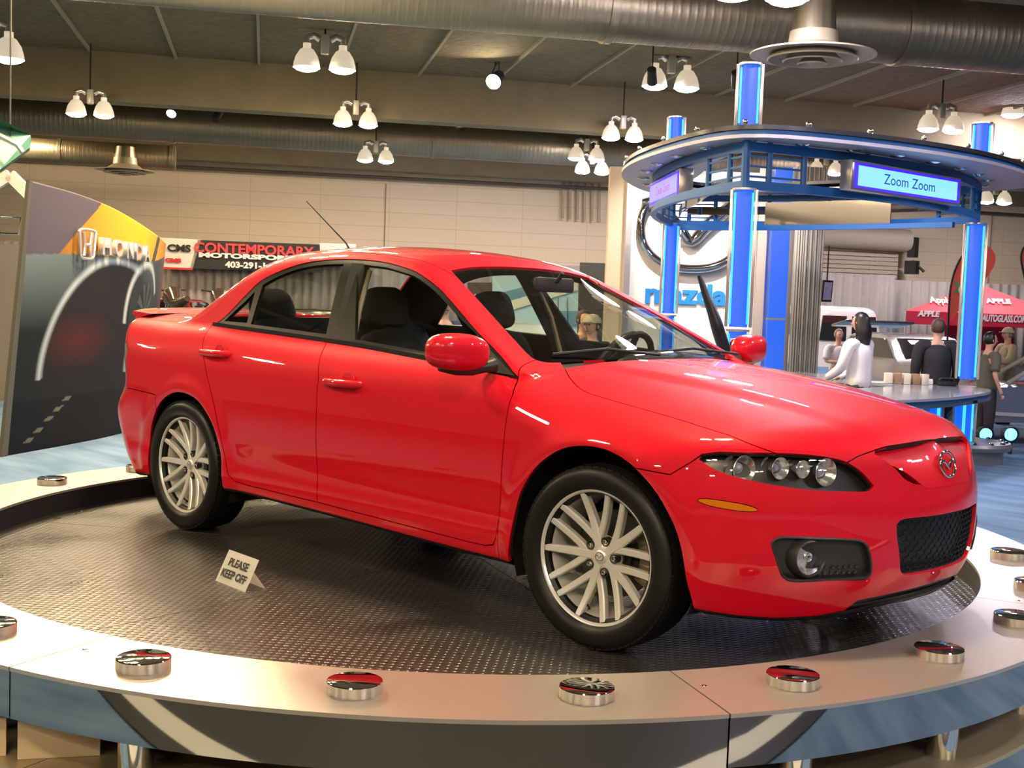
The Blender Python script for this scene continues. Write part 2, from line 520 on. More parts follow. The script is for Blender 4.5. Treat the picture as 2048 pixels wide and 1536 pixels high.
def spot(X, Y, b, aim, lit, label, r=0.12):
    c = at_b(X, Y, b)
    t = thing('spotlight', c, label, 'spotlight', 'small stage spotlights under the beam')
    z = V3(aim).normalized(); x = z.orthogonal().normalized(); y = z.cross(x)
    T = frame(c, x, y, z)
    bm = bmesh.new(); add_lathe(bm, [(0, -.30), (r*.7, -.28), (r*.8, -.1), (r, .12), (r*.94, .12), (r*.8, .0), (0, .0)], T, 24); obj('can', bm, darkm, t)
    bm = bmesh.new(); add_lathe(bm, [(0, .05), (r*.9, .06), (0, .062)], T, 24)
    obj('lens', bm, lensW if lit else mat('gold reflector', (0.9, 0.7, 0.4), .2, metal=1), t)
    bm = bmesh.new(); add_tube(bm, [V3(c)+x*r, V3(c)+x*r+Vector((0, 0, .25)), V3(c)+Vector((0, 0, .3)), V3(c)-x*r+Vector((0, 0, .25)), V3(c)-x*r], .012, 6); obj('yoke', bm, darkm, t)
    bm = bmesh.new(); add_cyl(bm, V3(c)+Vector((0, 0, .3)), (c[0], c[1], CEIL), .015, n=6); obj('stem', bm, darkm, t)
spot(990, 160, 26, (-CD+np.array([-.35, 0, -.5])), True, 'lit spotlight glaring above the middle of the picture', .17)
spot(345, 222, 31, (0.5, -.6, -.7), True, 'small lit spotlight in front of the long duct')
spot(437, 225, 31, (-.4, .5, .7), False, 'unlit spotlight turned away, left of the beam')
spot(921, 247, 31, (.5, -.2, -.8), False, 'dark can spotlight with a gold rim in front of the long duct', .16)

# unseen spots added behind and beside the camera to brighten the car side
for (a_, b_, aim_, en_) in ((-6.5, -3.0, (-1.6, -1.0, .4), 300), (-1.0, -4.5, (-.6, -.9, .5), 300), (4.5, -3.5, (.3, -.5, .5), 280), (8.5, 1.5, (.6, .2, .5), 220), (-10.0, 2.0, (-3.0, -1.0, .4), 300)):
    q = hall(a_, b_, 4.3)
    t = thing('added_spot', q, 'black stage spotlight above the visitors, aimed at the red car, outside the picture', 'spotlight', 'stage spots above the visitors')
    zz = (Vector(aim_)-V3(q)).normalized(); xx = zz.orthogonal().normalized(); yy = zz.cross(xx); T = frame(q, xx, yy, zz)
    bm = bmesh.new(); add_lathe(bm, [(0, -.32), (.10, -.30), (.12, .10), (.11, .10), (.10, -.02), (0, -.02)], T, 24); obj('can', bm, darkm, t)
    bm = bmesh.new(); add_cyl(bm, V3(q)+Vector((0, 0, .1)), (q[0], q[1], CEIL), .015, n=6); obj('stem', bm, darkm, t)
    ld = bpy.data.lights.new('spot_beam', 'SPOT'); ld.energy = en_; ld.spot_size = math.radians(55); ld.spot_blend = .7; ld.color = (1, .90, .74); ld.shadow_soft_size = .09
    lo = bpy.data.objects.new('spot_beam', ld); COL.objects.link(lo); lo.matrix_world = frame(V3(q)+zz*.12, xx, -yy, -zz); lo.parent = t; lo.matrix_parent_inverse = pmat(t).inverted()

# ---------------------------------------------------------------- pipes, conduits and drapes at the back wall
pipem = mat('dark pipe', (0.09, 0.07, 0.05), 0.5)
pipel = mat('light pipe', (0.45, 0.40, 0.30), 0.45, metal=0.4)
def pipe(P, r, m, label, group=None):
    bm = bmesh.new(); add_tube(bm, P, r, 10)
    return tag(obj('pipe', bm, m), label, 'pipe', group)
pipe([at_b(-200, 305, 43.4), at_b(1216, 378, 43.4)], .055, pipem, 'dark horizontal pipe along the beige back wall')
pipe([at_b(1640, 405, 43.4), at_b(2300, 446, 43.4)], .055, pipem, 'dark horizontal pipe along the wall behind the canopy, on the right')
pipe([at_b(360, 275, 40.5), at_b(1240, 325, 40.5)], .045, pipel, 'pale pipe under the long duct')
pipe([at_b(900, 205, 30), at_b(1520, 250, 30)], .04, pipel, 'pale pipe hanging below the deep beam')
for k, X in enumerate((1127, 1141, 1156, 1170, 1185, 1199)):
    p = at_b(X, 345, 43.7); q = at_b(X-1, 437+k*1.2, 43.7)
    pipe([p, q], .05, mat('wall conduit', (0.5, 0.41, 0.29), .6), 'beige vertical conduit on the back wall above the car roof, one of a row', 'row of wall conduits')
bm = bmesh.new()
for X in (770, 1745, 1755, 1985):
    a, _ = hall_ab(at_b(X, 420, 43.95)); hall_box(bm, a, a+.03, 43.94, 44.0, FLOOR, 5.0)
tag(obj('trim_5', bm, mat('wall joint', (0.38, .31, .21), .8), smooth=False), kind='structure')

def drape_mat():
    return mat('grey drape', (0.36, 0.31, 0.26), 0.85, noise=(0.12, 3.0))
def drape(name, a0, a1, b, z0, z1, label, period=.28, amp=.07, m=None, cat='curtain', group=None, seed=0):
    rnd = random.Random(seed)
    bm = bmesh.new(); n = int((a1-a0)/period*8); top = []; bot = []
    ph = 0
    for i in range(n+1):
        a = a0+(a1-a0)*i/n
        ph += 2*PI/8*(0.7+0.6*rnd.random())
        o = amp*math.sin(ph)+amp*.5*math.sin(ph*.37)
        top.append(bm.verts.new(V3(hall(a, b+o*.6, z1)))); bot.append(bm.verts.new(V3(hall(a, b+o, z0))))
    for i in range(n): bm.faces.new((top[i], top[i+1], bot[i+1], bot[i]))
    o = obj(name, bm, m or drape_mat(), angle=180)
    md = o.modifiers.new('thick', 'SOLIDIFY'); md.thickness = .01
    return tag(o, label, cat, group)
aL, _ = hall_ab(at_b(300, 560, 41)); aM, _ = hall_ab(at_b(1215, 560, 41)); aR, _ = hall_ab(at_b(1820, 560, 41)); aE, _ = hall_ab(at_b(2300, 560, 41))
drape('drape', aL-6, aM-3.4, 41.2, FLOOR, 2.36, 'long pale drape below the banners behind the car', group='drapes along the back wall', seed=1)
drape('drape', aM-3.4, aM+3.0, 41.4, FLOOR, 2.33, 'grey drape on the back wall just left of the emblem wall', group='drapes along the back wall', seed=2)
drape('drape', aM+5, aR-.6, 41.0, FLOOR, 2.45, 'grey drape hanging below the roll-up door', .35, group='drapes along the back wall', seed=3)
drape('drape', aR-.6, aE, 41.6, FLOOR, 2.30, 'grey drape behind the red tent', .35, group='drapes along the back wall', seed=4)

# roll-up door
t = thing('rollup_door', at_b(1730, 520, 43.3), 'beige roll-up shutter door with a round drum housing on the back wall', 'door')
bm = bmesh.new(); add_cyl(bm, at_b(1600, 468, 43.2), at_b(1816, 482, 43.2), .42, n=32); obj('drum_housing', bm, mat('shutter paint', (.55, .45, .33), .6), t)
bm = bmesh.new(); P = [at_b(1600, 490, 43.4), at_b(1800, 503, 43.4), at_b(1800, 700, 43.4), at_b(1600, 700, 43.4)]
n = 26
for i in range(n):
    za = P[0][2]+(FLOOR-P[0][2])*i/n; zb = P[0][2]+(FLOOR-P[0][2])*(i+.85)/n
    a0, b0 = hall_ab(P[0]); a1, _ = hall_ab(P[1]); hall_box(bm, a0, a1, 43.5, 43.56, zb, za)
obj('shutter_slat', bm, MATS['shutter paint'], t, smooth=False)
bm = bmesh.new(); p = at_b(1826, 495, 43.0); add_box(bm, p, (.3, .3, .75)); add_box(bm, (p[0], p[1], p[2]-.75), (.45, .3, .5)); add_cyl(bm, V3(p)+Vector((0, 0, -.5)), V3(p)+Vector((.4, .2, -.9)), .05)
obj('motor', bm, darkm, t)

# ================================================================ TURNTABLE
TC = np.array([-1.4357, -0.0621])
RI, RO, ZR = 2.268, 2.659, 0.1134
def pol(r, deg, z): return (TC[0]+r*math.cos(math.radians(deg)), TC[1]+r*math.sin(math.radians(deg)), z)

def tread_mat():
    m = mat('tread plate', (0.035, 0.032, 0.028), 0.34, metal=0.0, spec=0.6)
    nt = m.node_tree; b = nt.nodes['Principled BSDF']
    tc = nt.nodes.new('ShaderNodeTexCoord')
    mp = nt.nodes.new('ShaderNodeMapping'); mp.inputs['Rotation'].default_value = (0, 0, math.radians(38))
    mp.inputs['Scale'].default_value = (42, 26, 1)
    sp = nt.nodes.new('ShaderNodeSeparateXYZ')
    nt.links.new(tc.outputs['Object'], mp.inputs[0]); nt.links.new(mp.outputs[0], sp.inputs[0])
    def mth(op, a, c=None):
        n = nt.nodes.new('ShaderNodeMath'); n.operation = op
        for i, v in enumerate((a, c)):
            if v is None: continue
            if isinstance(v, (int, float)): n.inputs[i].default_value = v
            else: nt.links.new(v, n.inputs[i])
        return n.outputs[0]
    ry = mth('FLOOR', sp.outputs[1]); odd = mth('MULTIPLY', mth('MODULO', ry, 2.0), 0.5)
    fx = mth('SUBTRACT', mth('FRACT', mth('ADD', sp.outputs[0], odd)), 0.5)
    fy = mth('SUBTRACT', mth('FRACT', sp.outputs[1]), 0.5)
    dd = mth('SQRT', mth('ADD', mth('POWER', mth('ABSOLUTE', fx), 2.0), mth('POWER', mth('ABSOLUTE', mth('MULTIPLY', fy, 0.9)), 2.0)))
    h = nt.nodes.new('ShaderNodeMapRange'); h.inputs[1].default_value = 0.36; h.inputs[2].default_value = 0.10
    nt.links.new(dd, h.inputs[0])
    bp = nt.nodes.new('ShaderNodeBump'); bp.inputs['Strength'].default_value = 1.0; bp.inputs['Distance'].default_value = 0.004
    nt.links.new(h.outputs[0], bp.inputs['Height']); nt.links.new(bp.outputs[0], b.inputs['Normal'])
    n = nt.nodes.new('ShaderNodeTexNoise'); n.inputs['Scale'].default_value = 1.7; n.inputs['Detail'].default_value = 5
    nt.links.new(tc.outputs['Object'], n.inputs['Vector'])
    r = nt.nodes.new('ShaderNodeMapRange'); r.inputs[1].default_value = .3; r.inputs[2].default_value = .7; r.inputs[3].default_value = .24; r.inputs[4].default_value = .42
    nt.links.new(n.outputs['Fac'], r.inputs[0]); nt.links.new(r.outputs[0], b.inputs['Roughness'])
    return m
chrome = mat('chrome', (0.82, 0.80, 0.76), 0.05, metal=1.0)
brush = mat('brushed rim metal', (0.56, 0.50, 0.44), 0.33, metal=0.75, noise=(0.05, 60))
mirrorm = mat('polished fascia', (0.40, 0.41, 0.41), 0.03, metal=1.0)
goldm = mat('lower ring metal', (0.46, 0.38, 0.24), 0.38, metal=0.6, noise=(0.15, 4))
blackm = mat('matt black', (0.008, 0.008, 0.008), 0.6)

tt = thing('turntable', (TC[0], TC[1], FLOOR), 'round display turntable with dark tread deck and silver rim under the red car', 'turntable')
bm = bmesh.new(); add_lathe(bm, [(0, 0), (2.30, 0), (2.30, -.03), (0, -.03)], Matrix.Translation((TC[0], TC[1], 0)), 128)
obj('deck', bm, tread_mat(), tt)
for k in range(3):
    bm = bmesh.new(); a = 35+60*k
    add_tube(bm, [pol(-2.2, a, .0005), pol(2.2, a, .0005)], 0, sq=(.006, .0015)); obj('deck_seam', bm, mat('seam', (.10, .09, .07), .4, metal=.6), tt)
bm = bmesh.new(); add_lathe(bm, [(RI+.004, .10), (RI+.004, -.03), (RI+.02, -.03), (RI+.02, .10)], Matrix.Translation((TC[0], TC[1], 0)), 160, closed=True)
obj('inner_skirt', bm, blackm, tt)
SEAM = -28.5
def arc_solid(bm, r0, r1, z0, z1, d0, d1, n):
    prof = [(r0, z0), (r1, z0), (r1, z1), (r0, z1)]
    rings = [[bm.verts.new(pol(r, d0+(d1-d0)*i/n, z)) for r, z in prof] for i in range(n+1)]
    for i in range(n):
        for k in range(4):
            bm.faces.new((rings[i][k], rings[i][(k+1) % 4], rings[i+1][(k+1) % 4], rings[i+1][k]))
    bm.faces.new(rings[0][::-1]); bm.faces.new(rings[-1])
for k in range(8):
    d0 = SEAM+45*k+.06; d1 = SEAM+45*(k+1)-.06
    bm = bmesh.new(); arc_solid(bm, RI, RO, ZR-.012, ZR, d0, d1, 40); obj('rim_segment', bm, brush, tt, angle=30)
    bm = bmesh.new(); arc_solid(bm, RO-.012, RO-.003, -.038, ZR-.0125, d0, d1, 40); obj('fascia', bm, mirrorm, tt, angle=30)
    bm = bmesh.new(); arc_solid(bm, 2.10, 2.625, -.215, -.20, d0, d1, 40); obj('lower_ring_plate', bm, goldm, tt, angle=30)
    bm = bmesh.new(); arc_solid(bm, 2.60, 2.612, -.36, -.2155, d0, d1, 40); obj('lower_fascia', bm, mirrorm, tt, angle=30)
    p = pol(RI+.15, d0+.9, ZR); bm = bmesh.new(); add_lathe(bm, [(0, .002), (.008, .001), (.009, 0), (0, 0)], Matrix.Translation(V3(p)), 12); obj('rivet', bm, chrome, tt)
bm = bmesh.new(); arc_solid(bm, 1.0, 2.15, -.045, -.039, 0, 360, 96); obj('under_frame', bm, blackm, tt)
bm = bmesh.new(); add_lathe(bm, [(0, FLOOR), (2.2, FLOOR), (2.2, -.22), (0, -.22)], Matrix.Translation((TC[0], TC[1], 0)), 96); obj('base_drum', bm, blackm, tt)
for k in range(24):
    d = -66.3+15*k
    p = pol(2.47, d, ZR)
    bm = bmesh.new(); add_lathe(bm, [(0, .0325), (.074, .0325), (.0765, .0315), (.078, .029), (.078, 0), (0, 0)], Matrix.Translation(V3(p)), 48)
    obj('chrome_cap', bm, chrome, tt, angle=25)
    bm = bmesh.new(); add_cyl(bm, pol(2.50, d, -.0385), pol(2.50, d, -.20), .05, n=32); obj('support_post', bm, chrome, tt)
    if k % 2 == 0:
        bm = bmesh.new(); add_cyl(bm, pol(2.45, d, -.215), pol(2.45, d, FLOOR), .05, n=20); obj('floor_post', bm, chrome, tt)

# dark visitor flooring with a pale metal edge strip in front of the turntable
dv = (CAM[:2]-TC); dv = dv/np.linalg.norm(dv); dn = np.array([-dv[1], dv[0]])
def strip_box(bm, s0, s1, w, z0, z1):
    P = [TC+dv*s+dn*q for (s, q) in ((s0, -w), (s1, -w), (s1, w), (s0, w))]
    v = [bm.verts.new((p[0], p[1], z)) for z in (z0, z1) for p in P]
    for q in ((0, 1, 2, 3), (4, 5, 6, 7), (0, 1, 5, 4), (1, 2, 6, 5), (2, 3, 7, 6), (3, 0, 4, 7)): bm.faces.new([v[i] for i in q])
DF = 3.65
bm = bmesh.new(); strip_box(bm, DF, DF+.16, 6, FLOOR, FLOOR+.012); strip_box(bm, DF+.36, DF+7, 6, FLOOR, FLOOR+.012)
tag(obj('floor_mat', bm, mat('dark flooring', (.012, .012, .009), .6, noise=(.2, 8))), 'dark olive visitor flooring mirrored in the turntable fascia', 'floor mat')
bm = bmesh.new(); strip_box(bm, DF+.16, DF+.36, 6, FLOOR, FLOOR+.014)
tag(obj('edge_strip', bm, mat('pale strip', (.62, .60, .50), .5)), 'pale edge strip of the dark flooring mirrored in the turntable fascia', 'trim')

# hexagonal tan block on the lower ring at the bottom left corner
tanm = mat('tan board', (0.62, 0.47, 0.28), 0.8, noise=(0.12, 7))
def tanblock(X0, X1, label):
    t0 = at_z(X0, 1500, -.17); t1 = at_z(X1, 1492, -.17)
    bm = bmesh.new()
    c = (t0+t1)/2; w = np.linalg.norm((t1-t0)[:2]); ex = (t1-t0)/np.linalg.norm(t1-t0); ey = np.array([-ex[1], ex[0], 0])
    T = frame((c[0], c[1], -.199), ex, ey, (0, 0, 1))
    add_prism(bm, [(-w/2, 0), (w/2, .0), (w/2, .05), (.0, .09), (-w/2, .05)], 0, .115, T)
    return tag(obj('tan_block', bm, tanm, smooth=False), label, 'block')

# "please keep off" tent sign
signw = mat('white sign plastic', (0.93, 0.92, 0.86), 0.45)
inkm = mat('black ink', (0.01, 0.01, 0.01), 0.5)
BL = at_z(431, 1161, 0.0); BR = at_z(490.4, 1185, 0.0)
ex = (BR-BL); wS = np.linalg.norm(ex); ex = ex/wS
ey = np.array([-ex[1], ex[0], 0.0])
if ey @ (CAM-BL) > 0: ey = -ey          # pointing away from the camera
lean = math.radians(26); hS = 0.138
up = ey*math.sin(lean)*1.0 + np.array([0, 0, math.cos(lean)])
ts = thing('tent_sign', (BL+BR)/2, 'small white folded sign reading PLEASE KEEP OFF on the tread deck', 'sign')
bm = bmesh.new()
TL = BL+up*hS; TR = BR+up*hS; bk = ey*0.095
mid = up*hS*.62
v = [bm.verts.new(V3(p)) for p in (BL, BR, TR, TL)]
bm.faces.new(v)
f2 = [bm.verts.new(V3(p)) for p in (BL+mid, BR+mid, BR+bk, BL+bk)]
bm.faces.new(f2)
r = bmesh.ops.solidify(bm, geom=list(bm.faces), thickness=.004)
obj('folded_panel', bm, signw, ts, smooth=False)
nrm = np.cross(ex, up); nrm = nrm/np.linalg.norm(nrm)
if nrm @ (CAM-BL) < 0: nrm = -nrm
Tm = frame((BL+BR)/2+up*hS*.66+nrm*.0045, ex, up, nrm)
text_obj('lettering', 'PLEASE', .046, Tm, inkm, ts, depth=.0004, bold=.0011, width=wS*.62)
Tm = frame((BL+BR)/2+up*hS*.30+nrm*.0045, ex, up, nrm)
text_obj('lettering', 'KEEP OFF', .046, Tm, inkm, ts, depth=.0004, bold=.0011, width=wS*.80)

# ================================================================ CAR BODY SURFACE (signed field)
class Spl:
    def __init__(s,pts):
        x,y=np.array(sorted(pts),float).T;n=len(x);h=np.diff(x)
        A=np.zeros((n,n));b=np.zeros(n);A[0,0]=A[-1,-1]=1
        for i in range(1,n-1):
            A[i,i-1]=h[i-1];A[i,i]=2*(h[i-1]+h[i]);A[i,i+1]=h[i]
            b[i]=6*((y[i+1]-y[i])/h[i]-(y[i]-y[i-1])/h[i-1])
        s.x,s.y,s.m=x,y,np.linalg.solve(A,b)
    def __call__(s,q):
        x,y,m=s.x,s.y,s.m
        q=np.asarray(q,float);i=np.clip(np.searchsorted(x,q)-1,0,len(x)-2);h=x[i+1]-x[i]
        qc=np.clip(q,x[0],x[-1]);a=(x[i+1]-qc)/h;b=1-a
        v=a*y[i]+b*y[i+1]+((a**3-a)*m[i]+(b**3-b)*m[i+1])*h*h/6
        # linear extrapolation
        s0=(y[1]-y[0])/(x[1]-x[0])-(x[1]-x[0])*m[1]/6;s1=(y[-1]-y[-2])/(x[-1]-x[-2])+(x[-1]-x[-2])*m[-2]/6
        return v+np.where(q<x[0],(q-x[0])*s0,0)+np.where(q>x[-1],(q-x[-1])*s1,0)
def smax(a,b,k):
    h=np.maximum(k-np.abs(a-b),0)/k
    return np.maximum(a,b)+h*h*k*.25
def smin(a,b,k): return -smax(-a,-b,k)
def sst(a,b,x):
    t=np.clip((x-a)/(b-a),0,1);return t*t*(3-2*t)
Yx=Spl([(-4,.80),(-3.6,.845),(-3.2,.872),(-2.675,.885),(-2,.886),(-1.3,.888),(-.6,.886),(0,.882),(.4,.872),(.7,.85),(1,.82)])
Yz=Spl([(.1,-.06),(.2,-.03),(.27,-.012),(.34,-.006),(.40,-.010),(.5,-.003),(.6,0),(.72,-.004),(.82,-.018),(.88,-.036),(.94,-.062),(1.0,-.088),(1.1,-.14)])
Zt=Spl([(-3.9,1.05),(-3.7,1.062),(-3.4,1.067),(-3.0,1.06),(-2.4,1.035),(-1.5,1.01),(-.9,1.005),(-.45,.995),(-.1,.965),(.2,.927),(.5,.872),(.7,.825),(.86,.775),(1.0,.71)])
Xf=Spl([(.1,.77),(.2,.81),(.3,.857),(.4,.882),(.5,.887),(.58,.883),(.64,.870),(.70,.854),(.76,.836),(.82,.80),(.9,.71)])
Xfy=Spl([(-.2,.021),(0,0),(.2,.021),(.4,.088),(.6,.205),(.7,.29),(.8,.405),(.86,.51),(.9,.62)])
Xr=Spl([(.1,-3.48),(.2,-3.57),(.35,-3.69),(.47,-3.755),(.54,-3.77),(.60,-3.745),(.66,-3.70),(.75,-3.695),(.88,-3.715),(1.0,-3.735),(1.1,-3.75)])
Xry=Spl([(-.2,.01),(0,0),(.2,.01),(.4,.045),(.6,.12),(.7,.19),(.8,.31),(.9,.47)])
Zb=Spl([(-3.9,.26),(-3.5,.20),(-3,.22),(-2.3,.245),(-1,.232),(-.4,.225),(.4,.2),(.6,.178),(.72,.195),(.82,.232),(.95,.245)])
def lower(x,y,z):
    s=np.abs(y)
    w=Yx(x)+Yz(z)
    # wheel arch flares
    for cx,cr in((0.015,.392),(-2.66,.372)):
        r=np.hypot(x-cx,z-.325)
        w=w+.016*np.exp(-((r-cr-.015)/.05)**2)*sst(.12,.3,z)
    fs=(s-w)*.97
    drop=(.025+.075*sst(-.75,-.15,x)+.03*sst(-2.6,-3.1,x))*(s/.72)**2.6
    # hood power dome
    bul=.010*sst(.50,.40,s+.12*sst(-.4,.9,x))*sst(-.6,0,x)*sst(.95,.6,x)
    ft=(z-(Zt(x)-drop+bul))*.97
    ff=(x-(Xf(z)-Xfy(s)))*.85
    fr=((Xr(z)+Xry(s))-x)*.9
    fb=Zb(x)-z
    f=smax(ft,fs,.10)
    f=smax(smax(ft,fs,.11),ff,.09)
    f=smax(f,fr,.06)
    return smax(f,fb,.03)
Zr=Spl([(-2.9,1.27),(-2.6,1.385),(-2.3,1.428),(-2.0,1.442),(-1.7,1.438),(-1.4,1.41),(-1.13,1.362),(-.9,1.31)])
Xw=Spl([(.9,-.19),(.973,-.36),(1.1,-.642),(1.2,-.868),(1.3,-1.10),(1.4,-1.31)])
Xg=Spl([(1.0,-3.24),(1.06,-3.10),(1.15,-2.94),(1.25,-2.76),(1.35,-2.56),(1.45,-2.33)])
def green(x,y,z):
    s=np.abs(y)
    zz=z;z=np.maximum(z,.93)
    fs=(s-(.80-.44*(z-.93)-.10*(z-.93)**2)+.04*sst(-2.4,-3.0,x))*.9
    fr=(z-(Zr(x)-.040*(s/.5)**2.2))
    fw=(x-(Xw(z)-.30*s*s))*.43
    fg=((Xg(z)+.30*s*s)-x)*.47
    f=smax(fr,fs,.10)
    f=smax(f,smax(fw,fs,.035),.03)
    f=smax(f,smax(fg,fs,.10),.06)
    return smax(f,.8-zz,.02)
def FIELD(x,y,z):
    return smin(lower(x,y,z),green(x,y,z),.025)
def grad(P,e=1e-3):
    x,y,z=P.T
    g=np.stack([FIELD(x+e,y,z)-FIELD(x-e,y,z),FIELD(x,y+e,z)-FIELD(x,y-e,z),FIELD(x,y,z+e)-FIELD(x,y,z-e)],1)
    return g/np.linalg.norm(g,axis=1,keepdims=True)

def surf_x(y, z, x0=0.2, x1=1.2):
    """x of the body skin at the nose for given y, z"""
    a, b = x0, x1
    for _ in range(36):
        c = (a+b)/2
        if FIELD(np.array(c), np.array(y), np.array(z)) < 0: a = c
        else: b = c
    return (a+b)/2

# ---- dense skin of the near half (y <= 0)
def side_y(x, z):
    a, b = .3, 1.1
    for _ in range(34):
        c = (a+b)/2
        if FIELD(np.array(x), np.array(-c), np.array(z)) < 0: a = c
        else: b = c
    return (a+b)/2

def build_half():
    A = np.array([-3.05, 0, .62]); B = np.array([.20, 0, .56])
    NM, NC, NT = 300, 64, 210
    dirs = []; org = []
    th = np.linspace(0, PI, NT+1)                       # from straight up to straight down, through -y
    ring = np.stack([np.zeros(NT+1), -np.sin(th), np.cos(th)], 1)
    for i in range(NC):                                 # tail cap
        p = (i/NC)*PI/2
        org.append(np.repeat(A[None], NT+1, 0)); dirs.append(ring*math.sin(p) + np.array([-math.cos(p), 0, 0]))
    for i in range(NM+1):
        t = i/NM; o = A+(B-A)*t
        org.append(np.repeat(o[None], NT+1, 0)); dirs.append(ring.copy())
    for i in range(1, NC+1):
        p = (i/NC)*PI/2
        org.append(np.repeat(B[None], NT+1, 0)); dirs.append(ring*math.cos(p) + np.array([math.sin(p), 0, 0]))
    O = np.concatenate(org); D = np.concatenate(dirs); n = len(O)
    lo = np.full(n, .02); hi = np.full(n, 1.9)
    for _ in range(26):
        m = (lo+hi)/2; P = O+D*m[:, None]
        ins = FIELD(P[:, 0], P[:, 1], P[:, 2]) < 0
        lo = np.where(ins, m, lo); hi = np.where(ins, hi, m)
    P = O+D*((lo+hi)/2)[:, None]
    P[:, 1] = np.minimum(P[:, 1], 0)
    R = len(org); C = NT+1
    bm = bmesh.new()
    V = [bm.verts.new(p) for p in P.tolist()]
    for i in range(R-1):
        for j in range(NT):
            a, b, c, d = i*C+j, i*C+j+1, (i+1)*C+j+1, (i+1)*C+j
            if (P[a]-P[d]) @ (P[a]-P[d]) < 1e-12 and (P[b]-P[c]) @ (P[b]-P[c]) < 1e-12: continue
            try: bm.faces.new((V[a], V[d], V[c], V[b]))
            except ValueError: pass
    bmesh.ops.remove_doubles(bm, verts=bm.verts, dist=1e-6)
    return bm

RID = {}
def cut(bm, lay, name, P3, d, cond=None, smooth=True, smin=0.15):
    """cut a 3-D outline into the skin by projecting it along d; faces inside take region id"""
    RID.setdefault(name, len(RID)+1); rid = RID[name]
    d = V3(d).normalized()
    up = Vector((0, 0, 1)) if abs(d.z) < .9 else Vector((1, 0, 0))
    e1 = up.cross(d).normalized(); e2 = d.cross(e1)
    P3 = catmull(P3) if smooth else P3
    Q = [(V3(p).dot(e1), V3(p).dot(e2)) for p in P3]
    u0 = min(q[0] for q in Q)-.03; u1 = max(q[0] for q in Q)+.03; v0 = min(q[1] for q in Q)-.03; v1 = max(q[1] for q in Q)+.03
    cand = []
    for f in bm.faces:
        c = f.verts[0].co; u = c.dot(e1); v = c.dot(e2)
        if u0 < u < u1 and v0 < v < v1 and f.normal.dot(d) > smin and (cond is None or cond(c)): cand.append(f)
    cand = set(cand)
    n = len(Q)
    for i in range(n):
        a = Q[i]; b = Q[(i+1) % n]
        dx, dy = b[0]-a[0], b[1]-a[1]; L = math.hypot(dx, dy)
        if L < 1e-5: continue
        nx, ny = -dy/L, dx/L
        sel = []
        lo = (min(a[0], b[0])-.004, min(a[1], b[1])-.004); hi = (max(a[0], b[0])+.004, max(a[1], b[1])+.004)
        for f in cand:
            us = [v.co.dot(e1) for v in f.verts]
            if max(us) < lo[0] or min(us) > hi[0]: continue
            vs = [v.co.dot(e2) for v in f.verts]
            if max(vs) < lo[1] or min(vs) > hi[1]: continue
            ds = [(u-a[0])*nx+(v-a[1])*ny for u, v in zip(us, vs)]
            if max(ds) > 1e-6 and min(ds) < -1e-6: sel.append(f)
        if not sel: continue
        for f in sel: cand.discard(f)
        geom = set(sel)
        for f in sel: geom.update(f.verts); geom.update(f.edges)
        co = e1*a[0]+e2*a[1]
        old = {f: f[lay] for f in sel}
        r = bmesh.ops.bisect_plane(bm, geom=list(geom), dist=1e-6, plane_co=co, plane_no=(e1*nx+e2*ny))
        for g in r['geom']:
            if isinstance(g, bmesh.types.BMFace): cand.add(g)
        for f in sel:
            if f.is_valid: cand.add(f)
    Q = np.array(Q)
    for f in cand:
        if not f.is_valid: continue
        c = f.calc_center_median(); u = c.dot(e1); v = c.dot(e2)
        x1, y1 = Q[:, 0], Q[:, 1]; x2, y2 = np.roll(x1, -1), np.roll(y1, -1)
        k = ((y1 > v) != (y2 > v)) & (u < (x2-x1)*(v-y1)/(y2-y1+1e-15)+x1)
        if k.sum() % 2: f[lay] = rid

def smooth_normals(me, co):
    n = grad(co)
    return n

